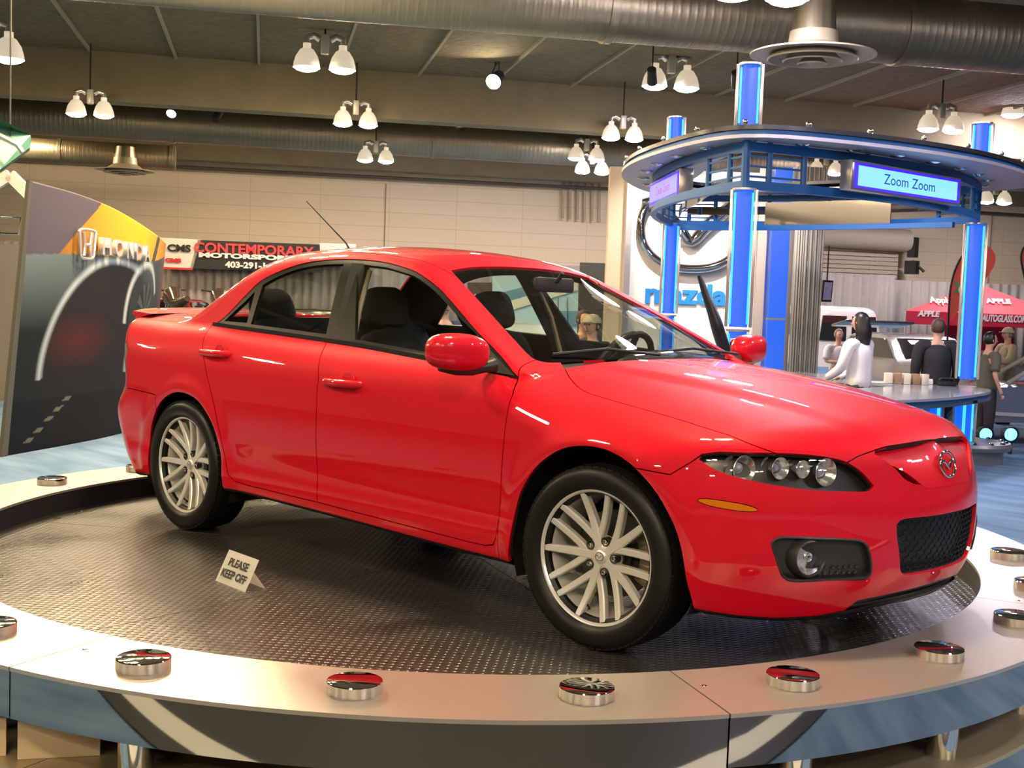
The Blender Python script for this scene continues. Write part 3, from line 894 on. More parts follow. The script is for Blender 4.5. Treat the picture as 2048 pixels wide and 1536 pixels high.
def region_mesh(src, lay, rid, offset=0.0, inset=0.0022, skirt=0.014, mirror=False, both=False, thick=None):
    """faces of one region as (verts, faces, per-loop normals); its edge is pulled in and turned inward"""
    fs = [f for f in src.faces if f[lay] == rid]
    if not fs: return None
    vid = {}; co = []; faces = []
    for f in fs:
        q = []
        for v in f.verts:
            if v.index not in vid: vid[v.index] = len(co); co.append(v.co[:])
            q.append(vid[v.index])
        faces.append(q)
    co = np.array(co); n = grad(co)
    on_mid = np.abs(co[:, 1]) < 1e-4
    n[on_mid, 1] = 0; n /= np.linalg.norm(n, axis=1, keepdims=True)
    cnt = {}
    for q in faces:
        for i in range(len(q)):
            a, b = q[i], q[(i+1) % len(q)]
            cnt.setdefault((min(a, b), max(a, b)), []).append((a, b))
    border = [v[0] for v in cnt.values() if len(v) == 1]
    border = [(a, b) for a, b in border if not (on_mid[a] and on_mid[b])]
    mv = {}
    for a, b in border:
        t = co[b]-co[a]; L = np.linalg.norm(t)
        if L < 1e-9: continue
        inn = np.cross((n[a]+n[b])/2, t/L)                # sign fixed below
        mv.setdefault(a, []).append(inn*L); mv.setdefault(b, []).append(inn*L)
    # orientation: faces wind so that their normal agrees with n
    f0 = faces[0]; fn = np.cross(co[f0[1]]-co[f0[0]], co[f0[2]]-co[f0[0]])
    sgn = 1.0 if fn @ n[f0[0]] > 0 else -1.0
    out = co.copy()
    bd = {}
    for i, L in mv.items():
        s = np.sum(L, 0); k = np.linalg.norm(s)
        if k > 1e-9: bd[i] = sgn*s/k
    if inset and bd:
        # the edge moves in by the gap width and its neighbourhood follows, so nothing folds
        samp = []; sd = []
        for a, b in border:
            if a not in bd or b not in bd: continue
            m_ = max(1, int(np.linalg.norm(co[b]-co[a])/.002))
            for q in range(m_):
                t = q/m_; samp.append(co[a]+(co[b]-co[a])*t); sd.append(bd[a]*(1-t)+bd[b]*t)
        kd = KDTree(len(samp))
        for q, sp_ in enumerate(samp): kd.insert(sp_, q)
        kd.balance(); DD = .014
        for i in range(len(co)):
            if i in bd: out[i] += bd[i]*inset; continue
            _, q, dist = kd.find(co[i])
            if dist < DD: out[i] += sd[q]*inset*(1-dist/DD)
    out = out + n*offset
    V = out.tolist(); Fs = [list(q) for q in faces]; N = [[n[i] for i in q] for q in faces]
    if skirt:
        low = {}
        for i in mv:
            low[i] = len(V); V.append((out[i]-n[i]*skirt).tolist())
        for a, b in border:
            if a not in low or b not in low: continue
            q = [b, a, low[a], low[b]]
            fnq = np.cross(np.array(V[q[1]])-np.array(V[q[0]]), np.array(V[q[2]])-np.array(V[q[0]]))
            k = np.linalg.norm(fnq); fnq = fnq/k if k > 1e-12 else n[a]
            Fs.append(q); N.append([fnq*1.0]*4)
    V = np.array(V)
    if sgn < 0:
        Fs = [q[::-1] for q in Fs]; N = [m[::-1] for m in N]
    if both:                                   # weld the mirrored half on at the centre line
        W2 = V.copy(); W2[:, 1] *= -1; k = len(V)
        Fs2 = [[i+k for i in q][::-1] for q in Fs]; N2 = [[np.array([m[0], -m[1], m[2]]) for m in nn][::-1] for nn in N]
        V = np.concatenate([V, W2]); Fs = Fs+Fs2; N = N+N2
    if mirror:
        V = V.copy(); V[:, 1] *= -1
        Fs = [q[::-1] for q in Fs]; N = [[np.array([m[0], -m[1], m[2]]) for m in nn][::-1] for nn in N]
    return V, Fs, N
def region_obj(name, src, lay, rid, m, parent, **kw):
    r = region_mesh(src, lay, rid, **kw)
    if r is None: print('empty region', name); return None
    V, Fs, N = r
    me = bpy.data.meshes.new(name)
    me.from_pydata(V.tolist(), [], Fs); me.materials.append(m)
    me.polygons.foreach_set('use_smooth', [True]*len(me.polygons))
    flat = []
    for nn in N: flat.extend([tuple(float(c) for c in x) for x in nn])
    me.update()
    if len(flat) == len(me.loops): me.normals_split_custom_set(flat)
    o = bpy.data.objects.new(name, me); COL.objects.link(o)
    adopt(o, parent)
    return o

# ---- paint and trim
def paint_mat():
    m = mat('red paint', (0.60, 0.003, 0.017), 0.5, metal=0.0, coat=1.0, coat_rough=0.010, spec=0.12)
    return m
paint = paint_mat()
black_trim = mat('black trim', (0.005, 0.005, 0.004), 0.38, spec=0.2)
plast = mat('black plastic', (0.018, 0.018, 0.017), 0.45)
inter = mat('charcoal interior', (0.016, 0.015, 0.014), 0.75)
interb = mat('beige inner pillar', (0.42, 0.36, 0.27), 0.7)
rubber = mat('tyre rubber', (0.008, 0.008, 0.007), 0.40, spec=0.3)
alloy = mat('silver alloy', (0.80, 0.78, 0.73), 0.32, metal=0.40)
alloyd = mat('alloy barrel', (0.80, 0.77, 0.70), 0.30, metal=0.6)
car_glass = glass_mat('car glass', (0.80, 0.84, 0.80), 0.05)
lamp_glass = glass_mat('lamp cover', (0.93, 0.93, 0.93), 0.05)
dimchrome = mat('lamp reflector', (0.92, 0.92, 0.92), 0.20, metal=0.85)
amber = mat('amber lens', (0.62, 0.17, 0.004), 0.15, coat=1.0)
redlens = mat('red lens', (0.6, 0.02, 0.02), 0.12, coat=1.0)
tailm = mat('tail lamp cover', (0.80, 0.42, 0.36), 0.12, metal=.6, coat=1.0)

car = thing('car', (-1.45, 0, 0), 'glossy red four-door sports sedan parked on the turntable', 'car')
skin = build_half()
skin.faces.ensure_lookup_table(); skin.normal_update()
# make normals point outward
c0 = skin.faces[len(skin.faces)//2]
g0 = grad(np.array([c0.calc_center_median()[:]]))[0]
if c0.normal.dot(V3(g0)) < 0:
    bmesh.ops.reverse_faces(skin, faces=skin.faces); skin.normal_update()
LAY = skin.faces.layers.int.new('rid')
SIDE = (0, -1, 0); TOP = (0, 0, 1); FRONT = (1, 0, 0)
def xz(L, y=-.8): return [(x, y, z) for x, z in L]
def xy(L, z=1.0): return [(x, y, z) for x, y in L]
def yz(L, x=.8): return [(x, y, z) for y, z in L]

cut(skin, LAY, 'front_bumper', xz([(.12, .66), (.21, .662), (.315, .655), (.372, .70), (.398, .726), (.45, .80), (1.1, .80), (1.1, 0), (.12, 0)]), SIDE, lambda c: c.x > .1, smooth=False, smin=-2)
cut(skin, LAY, 'rear_bumper', xz([(-2.9, .655), (-3.2, .665), (-3.45, .655), (-4, .655), (-4, 0), (-2.9, 0)]), SIDE, lambda c: c.x < -2.85, smooth=False, smin=-2)
cut(skin, LAY, 'fender', xz([(-.449, .20), (-.447, .32), (-.449, .394), (-.440, .496), (-.433, .67), (-.430, .785), (-.437, .855), (-.464, .912), (-.50, .975), (-.50, .985), (.73, 1.1), (.73, .724), (.55, .735), (.398, .728), (.372, .70), (.315, .655), (.21, .662), (.12, .66), (.12, 0), (-.449, 0)]), SIDE, lambda c: c.x > -.55 and c.y < -.40, smooth=False, smin=-2)
cut(skin, LAY, 'hood', xy([(-.40, -.60), (-.32, -.655), (-.233, -.697), (-.15, -.712), (.04, -.720), (.21, -.719), (.378, -.715), (.49, -.700), (.57, -.660), (.632, -.606), (.684, -.542), (.724, -.476), (.745, -.41), (.765, -.335), (.795, -.18), (.806, 0), (.806, .1), (-.29, .1), (-.29, 0), (-.30, -.16), (-.335, -.305), (-.375, -.44)]), TOP, lambda c: c.z > .6, smin=-.1)
cut(skin, LAY, 'trunk_lid', xy([(-3.13, .1), (-3.13, -.3), (-3.02, -.60), (-3.12, -.655), (-3.4, -.67), (-3.60, -.655), (-3.9, -.60), (-3.9, .1)]), TOP, lambda c: c.z > .95, smin=.1)
cut(skin, LAY, 'roof', xy([(-1.14, .1), (-1.14, -.47), (-1.3, -.500), (-1.6, -.512), (-2.0, -.508), (-2.3, -.498), (-2.52, -.47), (-2.52, .1)]), TOP, lambda c: c.z > 1.1, smin=.1)
cut(skin, LAY, 'windshield', xy([(-1.206, -.454), (-1.214, -.371), (-1.216, -.293), (-1.212, -.15), (-1.208, 0), (-1.208, .1), (-.335, .1), (-.335, 0), (-.345, -.16), (-.378, -.303), (-.415, -.432), (-.448, -.57), (-.478, -.635), (-.52, -.655), (-.633, -.628), (-.784, -.586), (-.967, -.530)]), TOP, lambda c: c.z > .9)
cut(skin, LAY, 'cowl', xy([(-.335, .1), (-.335, 0), (-.345, -.16), (-.378, -.303), (-.415, -.432), (-.448, -.57), (-.40, -.60), (-.375, -.44), (-.335, -.305), (-.30, -.16), (-.29, 0), (-.29, .1)]), TOP, lambda c: c.z > .9, smooth=False)
cut(skin, LAY, 'rear_window', xy([(-2.52, .1), (-2.52, 0), (-2.50, -.25), (-2.46, -.44), (-2.62, -.50), (-2.85, -.575), (-2.95, -.57), (-3.05, -.35), (-3.09, 0), (-3.09, .1)]), TOP, lambda c: c.z > 1.0)
DLO = [(-2.650, 1.020), (-2.564, 1.07), (-2.476, 1.162), (-2.394, 1.244), (-2.293, 1.290), (-2.187, 1.323), (-2.076, 1.345), (-1.898, 1.359), (-1.717, 1.360), (-1.534, 1.349), (-1.409, 1.331), (-1.287, 1.306), (-1.113, 1.244), (-.938, 1.159), (-.772, 1.072), (-.622, .999), (-.464, .914), (-.622, .927), (-1.019, .952), (-1.443, .977), (-2.077, 1.001)]
cut(skin, LAY, 'front_door', xz([(-1.556, .298), (-1.560, .384), (-1.566, .549), (-1.572, .71), (-1.586, .827), (-1.619, .896), (-1.69, .998), (-1.1, 1.20), (-.80, 1.04), (-.50, .915), (-.464, .911), (-.437, .855), (-.430, .785), (-.433, .67), (-.440, .496), (-.449, .394), (-.457, .323), (-.475, .292), (-.520, .281), (-.60, .280), (-1.0, .288)]), SIDE, lambda c: c.z < 1.05, smooth=False)
cut(skin, LAY, 'rear_door', xz([(-1.556, .298), (-1.560, .384), (-1.566, .549), (-1.572, .71), (-1.586, .827), (-1.619, .896), (-1.69, .998), (-2.2, 1.2), (-2.66, 1.02), (-2.585, .93), (-2.50, .84), (-2.43, .744), (-2.36, .641), (-2.30, .52), (-2.262, .40), (-2.235, .33), (-2.195, .306), (-2.1, .301), (-1.7, .298)]), SIDE, lambda c: c.z < 1.05, smooth=False)
cut(skin, LAY, 'frame', xz(DLO), SIDE)
cut(skin, LAY, 'rear_glass', xz([(-2.362, 1.232), (-2.28, 1.270), (-2.173, 1.304), (-2.06, 1.326), (-1.926, 1.338), (-1.806, 1.341), (-1.712, 1.02), (-2.32, 1.040)]), SIDE)
cut(skin, LAY, 'front_glass', xz([(-1.70, 1.341), (-1.518, 1.330), (-1.395, 1.312), (-1.274, 1.288), (-1.105, 1.226), (-.93, 1.139), (-.740, 1.045), (-.672, .955), (-1.028, .982), (-1.50, 1.008)]), SIDE)
cut(skin, LAY, 'quarter_glass', xz([(-2.568, 1.045), (-2.453, 1.145), (-2.400, 1.200), (-2.355, 1.045)]), SIDE, smooth=False)
def circ_out(cx, cz, r, zb, n=40, sx=1.0):
    a0 = math.asin((zb-cz)/r)
    L = []
    for i in range(n+1):
        t = a0 + (PI-2*a0)*i/n
        L.append((cx+sx*r*math.cos(t), cz+r*math.sin(t)))
    return L
cut(skin, LAY, 'arch_hole', xz([(-.395, 0), (-.388, .236), (-.376, .315), (-.362, .408), (-.327, .506), (-.267, .594), (-.201, .652), (-.131, .691), (-.050, .710), (.031, .711), (.101, .698), (.172, .671), (.226, .634), (.275, .588), (.316, .530), (.346, .472), (.370, .386), (.382, .309), (.392, .245), (.40, 0)]), SIDE, lambda c: c.z < .8, smin=-2)
cut(skin, LAY, 'arch_hole', xz([(-3.005, 0), (-2.994, .296), (-2.978, .432), (-2.934, .53), (-2.855, .621), (-2.743, .676), (-2.635, .687), (-2.509, .664), (-2.420, .611), (-2.350, .542), (-2.313, .458), (-2.292, .368), (-2.283, .278), (-2.275, 0)]), SIDE, lambda c: c.z < .8, smin=-2)
HLD = (.72, -.62, .25)
HL = [(.393, -.806, .726), (.44, -.775, .737), (.504, -.730, .739), (.56, -.675, .741), (.620, -.608, .741), (.68, -.53, .733), (.719, -.477, .721), (.747, -.44, .700), (.766, -.412, .675), (.787, -.387, .640), (.780, -.402, .625), (.742, -.486, .626), (.69, -.565, .629), (.641, -.632, .636), (.563, -.714, .651), (.490, -.772, .669), (.437, -.801, .689), (.396, -.816, .712)]
cut(skin, LAY, 'headlight', HL, HLD, lambda c: c.x > .3 and c.z > .55, smin=-.2)
MK = []
for k in range(28):
    a_ = 2*PI*k/28; u = math.copysign(abs(math.cos(a_))**.8, math.cos(a_)); v = math.sin(a_)
    MK.append((.490+.079*u, -.783+.054*u, .572-.010*u+.0125*v))
cut(skin, LAY, 'marker', MK, (.6, -.8, 0), lambda c: c.x > .3, smooth=False)
FOG = [(.605, -.690, .455), (.611, -.685, .469), (.625, -.668, .476), (.705, -.567, .473), (.772, -.450, .465), (.784, -.428, .457), (.792, -.413, .440), (.797, -.392, .384), (.793, -.385, .348), (.785, -.400, .336), (.765, -.43, .333), (.655, -.615, .332), (.636, -.640, .337), (.626, -.652, .349), (.615, -.673, .401)]
cut(skin, LAY, 'fog_bezel', FOG, (.82, -.57, 0), lambda c: c.x > .5)
cut(skin, LAY, 'lower_grille', yz([(.1, .528), (0, .528), (-.147, .527), (-.25, .527), (-.290, .523), (-.305, .510), (-.300, .47), (-.275, .39), (-.262, .355), (-.245, .338), (-.22, .332), (-.10, .331), (0, .331), (.1, .331)]), FRONT, lambda c: c.x > .6)
cut(skin, LAY, 'upper_grille', yz([(.1, .80), (-.10, .80), (-.343, .752), (-.352, .742), (-.329, .728), (-.289, .695), (-.255, .658), (-.212, .640), (-.12, .631), (0, .629), (.1, .629)]), FRONT, lambda c: c.x > .6, smooth=False, smin=-.1)
# the hood edge stays in front of the grille mouth
cut(skin, LAY, 'hood', xy([(.60, -.634), (.632, -.606), (.684, -.542), (.724, -.476), (.745, -.41), (.765, -.335), (.795, -.18), (.806, 0), (.806, .1), (.60, .1)]), TOP, lambda c: c.z > .6 and c.x > .5, smin=-.1)
cut(skin, LAY, 'headlight', HL, HLD, lambda c: c.x > .3 and c.z > .55, smin=-.2)
cut(skin, LAY, 'taillight', xz([(-3.9, .905), (-3.50, .905), (-3.34, .895), (-3.29, .865), (-3.31, .81), (-3.40, .775), (-3.55, .76), (-3.9, .755)]), SIDE, lambda c: c.x < -3.2 and c.y < -.42, smooth=False, smin=-2)
cut(skin, LAY, 'front_lip', yz([(.1, .283), (0, .283), (-.056, .281), (-.235, .268), (-.37, .253), (-.387, .249), (-.41, .217), (-.43, .10), (.1, .10)]), FRONT, lambda c: c.x > .5, smooth=False, smin=-.3)
_zb = [(x, float(Zb(x))+.016) for x in np.linspace(-3.95, 1.1, 60)]
cut(skin, LAY, 'underside', xz(_zb+[(1.1, 0), (-3.95, 0)]), SIDE, lambda c: c.z < .35, smooth=False, smin=-2)
for f in skin.faces:
    if f[LAY] == RID['underside']:
        c = f.calc_center_median()
        if c.y < -.56 and (-.40 < c.x < .40 or -3.0 < c.x < -2.28): f[LAY] = RID['arch_hole']
skin.verts.index_update(); skin.faces.index_update()
g = lambda n: RID[n]
# underside becomes black

region_obj('body_shell', skin, LAY, 0, paint, car, both=True)
region_obj('front_bumper', skin, LAY, g('front_bumper'), paint, car, both=True, inset=.0016)
region_obj('rear_bumper', skin, LAY, g('rear_bumper'), paint, car, both=True)
region_obj('hood', skin, LAY, g('hood'), paint, car, both=True)
region_obj('trunk_lid', skin, LAY, g('trunk_lid'), paint, car, both=True)
region_obj('roof', skin, LAY, g('roof'), paint, car, both=True, inset=.003)
region_obj('windshield', skin, LAY, g('windshield'), car_glass, car, both=True, offset=-.003, skirt=0)
region_obj('rear_window', skin, LAY, g('rear_window'), car_glass, car, both=True, offset=-.003, skirt=0)
region_obj('cowl', skin, LAY, g('cowl'), plast, car, both=True, offset=-.012, skirt=0, inset=-.004)
region_obj('front_lip', skin, LAY, g('front_lip'), plast, car, both=True, offset=-.014, inset=-.004)
region_obj('underbody', skin, LAY, g('underside'), blackm, car, both=True, inset=0, skirt=0)
doors = {}
for mir in (False, True):
    region_obj('fender', skin, LAY, g('fender'), paint, car, mirror=mir)
    for dn_, gl in (('front_door', 'front_glass'), ('rear_door', 'rear_glass')):
        d = region_obj(dn_, skin, LAY, g(dn_), paint, car, mirror=mir, inset=.0028)
        doors[(dn_, mir)] = d
        region_obj('door_glass', skin, LAY, g(gl), car_glass, d, mirror=mir, offset=-.008, skirt=0)
    region_obj('quarter_glass', skin, LAY, g('quarter_glass'), car_glass, car, mirror=mir, offset=-.008, skirt=0)
    region_obj('window_frame', skin, LAY, g('frame'), black_trim, car, mirror=mir, offset=-.003, inset=-.001)
    hh = region_obj('headlight', skin, LAY, g('headlight'), lamp_glass, car, mirror=mir, skirt=0, inset=.003)
    hb = region_obj('housing', skin, LAY, g('headlight'), mat('headlight housing', (.028, .028, .027), .3), hh, mirror=mir, offset=-.055, inset=-.012, skirt=-.055)
    region_obj('marker_lamp', skin, LAY, g('marker'), amber, car, mirror=mir, offset=.002, inset=.001)
    region_obj('taillight', skin, LAY, g('taillight'), tailm, car, mirror=mir)
    s = -1 if not mir else 1
    # headlight projectors facing forward
    for k, (x, y, z, r, rt) in enumerate(((.515, -.712, .684, .038, .047), (.600, -.632, .692, .031, .037), (.650, -.578, .691, .025, .030), (.697, -.512, .682, .040, .047))):
        c = Vector((x-.036, s*abs(y), z))
        zax = Vector((.97, s*.25, .02)).normalized()
        xa = zax.orthogonal().normalized(); ya = zax.cross(xa)
        T = frame(c, xa, ya, zax)
        bm = bmesh.new(); add_lathe(bm, [(rt, .026), (rt*.97, .028), (r*.92, .018), (r*.6, -.012), (r*.2, -.024), (0, -.024), (0, -.03), (rt*.9, -.03)], T, 32); obj('reflector', bm, dimchrome, hh)
        bm = bmesh.new(); add_lathe(bm, [(0, .012), (r*.3, .009), (r*.52, -.002), (r*.55, -.012), (0, -.014)], T, 24); obj('projector_lens', bm, mat('projector glass', (.75, .75, .8), .04, metal=.7), hh)
    # fog lamp recess
    fb = region_obj('fog_bezel', skin, LAY, g('fog_bezel'), plast, car, mirror=mir, offset=-.018, inset=-.001, skirt=-.017)
    bm = bmesh.new(); FP = [V3(q) for q in catmull(FOG, 5)]
    if s > 0: FP = [Vector((q.x, -q.y, q.z)) for q in FP]
    add_tube(bm, FP, .0048, 8, closed=True); obj('bezel_rim', bm, plast, fb)
    c = Vector((surf_x(-.580, .408)-.018, s*.580, .408)); zax = Vector((.96, s*.28, 0)).normalized(); xa = Vector((0, 0, 1)); ya = zax.cross(xa)
    T = frame(c, xa, ya, zax) @ Matrix.Scale(1.22, 4)
    bm = bmesh.new(); add_lathe(bm, [(.046, -.03), (.047, .008), (.051, .012), (.055, .006), (.058, -.03)], T, 40, closed=True); obj('lamp_ring', bm, plast, fb)
    bm = bmesh.new(); add_lathe(bm, [(0, -.004), (.012, .002), (.016, -.004), (.030, -.008), (.042, .003), (.046, .006), (.046, -.03), (0, -.03)], T, 32); obj('fog_lamp', bm, dimchrome, fb)
    bm = bmesh.new(); add_lathe(bm, [(0, .006), (.02, .005), (.038, .001), (.045, -.003)], T, 32); obj('fog_lens', bm, lamp_glass, fb)
    bm = bmesh.new()
    for k in range(7):
        for q in range(2):
            y = -.545+k*.02; z = .352+q*.02
            x = surf_x(y, z)-.016
            bmesh.ops.create_icosphere(bm, subdivisions=1, radius=.007, matrix=Matrix.Translation((x, s*abs(y), z)))
    obj('vent_texture', bm, plast, fb)

# dark inner shell (door trims, headliner, arch cavities close the gaps)
def inner_shell():
    skip = {g(n) for n in ('windshield', 'rear_window', 'front_glass', 'rear_glass', 'quarter_glass', 'arch_hole', 'headlight', 'fog_bezel', 'lower_grille', 'upper_grille')}
    fs = [f for f in skin.faces if f[LAY] not in skip]
    vid = {}; co = []; faces = []
    for f in fs:
        q = []
        for v in f.verts:
            if v.index not in vid: vid[v.index] = len(co); co.append(v.co[:])
            q.append(vid[v.index])
        faces.append(q)
    co = np.array(co); n = grad(co); mid = np.abs(co[:, 1]) < 1e-4
    n[mid, 1] = 0
    V = co-n*.022; k = len(V); W2 = V*np.array([1, -1, 1])
    me = bpy.data.meshes.new('inner_shell')
    me.from_pydata(np.concatenate([V, W2]).tolist(), [], faces+[[i+k for i in q][::-1] for q in faces]); me.materials.append(inter)
    me.polygons.foreach_set('use_smooth', [True]*len(me.polygons)); me.update()
    o = bpy.data.objects.new('inner_shell', me); COL.objects.link(o); adopt(o, car)
    return o
inner_shell()

# wheel housings
for cx in (0.0, -2.66):
    for s in (-1, 1):
        bm = bmesh.new()
        ring = []
        yo = .79 if cx > -1 else .84
        r = .395
        for k in range(29):
            t = -.35+(PI+.7)*k/28
            ring.append((cx+r*math.cos(t), .325+r*math.sin(t)))
        a = [bm.verts.new((x, s*(min(.87, side_y(x, max(z, .25)))-.016), z)) for x, z in ring]; b = [bm.verts.new((x, s*.50, z)) for x, z in ring]
        for i in range(28): bm.faces.new((a[i], a[i+1], b[i+1], b[i]))
        bm.faces.new(b)
        obj('wheel_well', bm, blackm, car)

# lower grille: recess, honeycomb
lg = region_obj('lower_grille', skin, LAY, g('lower_grille'), plast, car, both=True, offset=-.045, inset=-.002, skirt=-.045)
bm = bmesh.new()
pw, ph = .040, .0235
inside = lambda y, z: abs(y) < .297+(z-.51)*.26 and .337 < z < .523
for r in range(12):
    for q in range(-10, 11):
        y = (q+.5*(r % 2))*pw; z = .325+r*ph*.80
        if not inside(y, z): continue
        P = [(y-pw/2, z-ph*.22), (y, z-ph*.52), (y+pw/2, z-ph*.22), (y+pw/2, z+ph*.28), (y, z+ph*.58), (y-pw/2, z+ph*.28)]
        for i in range(6):
            a, b = P[i], P[(i+1) % 6]
            if (a[0], a[1]) > (b[0], b[1]) and 0 < r: pass
            xa = surf_x(-abs(a[0]), a[1])-.014; xb = surf_x(-abs(b[0]), b[1])-.014
            add_tube(bm, [(xa, a[0], a[1]), (xb, b[0], b[1])], .0028, 4)
hc = obj('honeycomb', bm, plast, lg, smooth=False)

# upper grille: black mouth, red bar, badge
ug = region_obj('upper_grille', skin, LAY, g('upper_grille'), blackm, car, both=True, offset=-.07, inset=-.002, skirt=-.07)
def bar_pt(y, t):
    """t 0 bottom .. 1 top of the body-coloured bar"""
    a = abs(y)
    top = .768-.006*(a/.3)-.01*sst(.0, .2, np.array(a))
    bot = .622+.055*float(sst(.15, .25, np.array(a)))+.030*float(sst(.22, .31, np.array(a)))
    z = bot+(top-bot)*t
    x = surf_x(-a, z)
    x += .002-.004*t-.036*t**3*float(sst(.0, .10, np.array(a)))-.012*t-.016*float(sst(.16, .30, np.array(a)))*(1-float(sst(.31, .345, np.array(a))))
    return (x, y, z)
bm = bmesh.new(); NY = 64; NTt = 12; grid = []
for i in range(NY+1):
    y = -.346+.692*i/NY
    grid.append([bm.verts.new(bar_pt(y, t/NTt)) for t in range(NTt+1)]+[bm.verts.new(V3(bar_pt(y, 1))+Vector((-.03, 0, -.002))), bm.verts.new(V3(bar_pt(y, 0))+Vector((-.04, 0, 0)))])
for i in range(NY):
    for t in range(NTt+1): bm.faces.new((grid[i][t], grid[i+1][t], grid[i+1][t+1], grid[i][t+1]))
    bm.faces.new((grid[i][0], grid[i][-1], grid[i+1][-1], grid[i+1][0]))
obj('grille_bar', bm, paint, ug, angle=50)
bx = surf_x(0, .70)+.004
T = frame((bx, 0, .693), (0, 1, 0), (-.26, 0, .966), (.966, 0, .26))
bm = bmesh.new()
EL = [T @ Vector((.054*math.cos(a), .044*math.sin(a), 0)) for a in np.linspace(0, 2*PI, 49)[:-1]]
add_tube(bm, EL, .0055, 10, closed=True)
wing = [(-.052, .006), (-.040, .012), (-.026, .010), (-.012, -.002), (0, -.016), (.012, -.002), (.026, .010), (.040, .012), (.052, .006)]
add_tube(bm, [T @ Vector((u, v, .002)) for u, v in wing], .005, 8, rs=[.003, .005, .0055, .005, .0045, .005, .0055, .005, .003])
obj('winged_badge', bm, chrome, ug)

# dark air dam tucked under the bumper
bm = bmesh.new()
pts = []
for i in range(41):
    y = -.60+1.2*i/40
    pts.append((surf_x(-abs(y), .27)-.055, y, .232))
add_tube(bm, pts, .018, 12)
obj('air_dam', bm, plast, car)

# rear lip spoiler
bm = bmesh.new(); rows = []
for i in range(41):
    y = -.62+1.24*i/40; a = abs(y)/.62
    xe = -3.715+.10*a**3; zt = 1.085-.012*a**2-.012*a**8
    rows.append([bm.verts.new(p) for p in ((xe+.17, y, 1.060-.01*a**2), (xe+.06, y, zt-.004), (xe-.02, y, zt), (xe-.035, y, zt-.012), (xe+.02, y, zt-.04))])
for i in range(40):
    for k in range(4): bm.faces.new((rows[i][k], rows[i+1][k], rows[i+1][k+1], rows[i][k+1]))
bm.faces.new(rows[0]); bm.faces.new(rows[-1][::-1])
obj('spoiler', bm, paint, car, angle=70)

# belt strip, mirror triangles, mirrors, handles
BS = [(-2.655, 1.018), (-2.077, 1.0), (-1.443, .976), (-1.019, .951), (-.660, .9285)]
for s in (-1, 1):
    bm = bmesh.new()
    P = []
    for i in range(len(BS)-1):
        for k in range(6):
            t = k/6; x = BS[i][0]+(BS[i+1][0]-BS[i][0])*t; z = BS[i][1]+(BS[i+1][1]-BS[i][1])*t+.010
            P.append((x, s*(side_y(x, z)+.001), z))
    add_tube(bm, P, 0, sq=(.006, .017)); obj('belt_strip', bm, mat('belt trim', (.05, .05, .05), .25, metal=.5), car)
    # triangle
    bm = bmesh.new()
    tri = [(-.725, 1.038), (-.66, 1.009), (-.56, .958), (-.482, .922), (-.655, .934)]
    vs = [bm.verts.new((x, s*(side_y(x, z)+.004), z)) for x, z in tri]; bm.faces.new(vs)
    obj('mirror_sail', bm, plast, car)
    # mirror housing
    c = Vector((-.615, s*.965, 1.005))
    T = Matrix.Translation(c) @ Matrix.Rotation(s*math.radians(8), 4, 'Z')
    bm = bmesh.new()
    NU, NV = 40, 28; rings = []
    for i in range(NU+1):
        u = -1+2*i/NU           # along y: -1 inner, +1 outer
        yy = s*.136*u
        e = (1-abs(u)**3.2)**(1/2.4) if abs(u) < 1 else 0
        hz = .070*(1-.16*max(-u, 0)**1.5-.05*u)*max(e, .02); hx = .070*(1-.25*max(u, 0)**2)*max(e, .02)
        rg = []
        for k in range(NV):
            t = 2*PI*k/NV; ct, st = math.cos(t), math.sin(t)
            q = (abs(ct)**3+abs(st)**3)**(-1/3)
            xx = hx*ct*q; zz = hz*st*q
            if ct < 0: xx *= .75
            rg.append(bm.verts.new(T @ Vector((xx, yy, zz+.004*u))))
        rings.append(rg)
    for i in range(NU):
        for k in range(NV): bm.faces.new((rings[i][k], rings[i+1][k], rings[i+1][(k+1) % NV], rings[i][(k+1) % NV]))
    bm.faces.new(rings[0]); bm.faces.new(rings[-1][::-1])
    mo = obj('wing_mirror', bm, paint, car, angle=60)
    bm = bmesh.new(); add_box(bm, (-.052, 0, .0), (.008, .18, .095), T, bevel=.003); obj('mirror_face', bm, mat('mirror glass', (.7, .72, .75), .02, metal=1), mo)
    bm = bmesh.new()
    add_tube(bm, [T @ Vector(p) for p in ((.0, s*.075, -.060), (.0, 0, -.066), (.0, -s*.07, -.064), (.01, -s*.125, -.055), (.015, -s*.165, -.048))], .02, 12, rs=[.012, .022, .026, .022, .03])
    obj('mirror_arm', bm, plast, mo)
    # door handles
    for (dn_, x0, z0) in (('front_door', -1.41, .826), ('rear_door', -2.43, .893)):
        yb = side_y(x0, z0)
        bm = bmesh.new()
        add_tube(bm, [(x0-.105, s*(yb-.004), z0-.002), (x0-.095, s*(yb+.022), z0), (x0-.03, s*(yb+.032), z0+.001), (x0+.05, s*(yb+.032), z0+.002), (x0+.105, s*(yb+.022), z0+.002), (x0+.118, s*(yb-.004), z0+.002)], .014, 12, rs=[.012, .015, .014, .014, .015, .012])
        for v in bm.verts: v.co.z = z0+(v.co.z-z0)*1.15
        h = obj('door_handle', bm, paint, doors[(dn_, s > 0)])
        bm = bmesh.new(); T2 = frame((x0+.035, s*(yb+.0012), z0+.012), (1, 0, 0), (0, 0, 1), (0, s, 0))
        add_lathe(bm, [(0, -.002), (.038, -.001), (.043, .0005), (.043, -.004)], T2 @ Matrix.Diagonal((1, .8, 1, 1)), 32); obj('handle_cup', bm, paint, doors[(dn_, s > 0)])

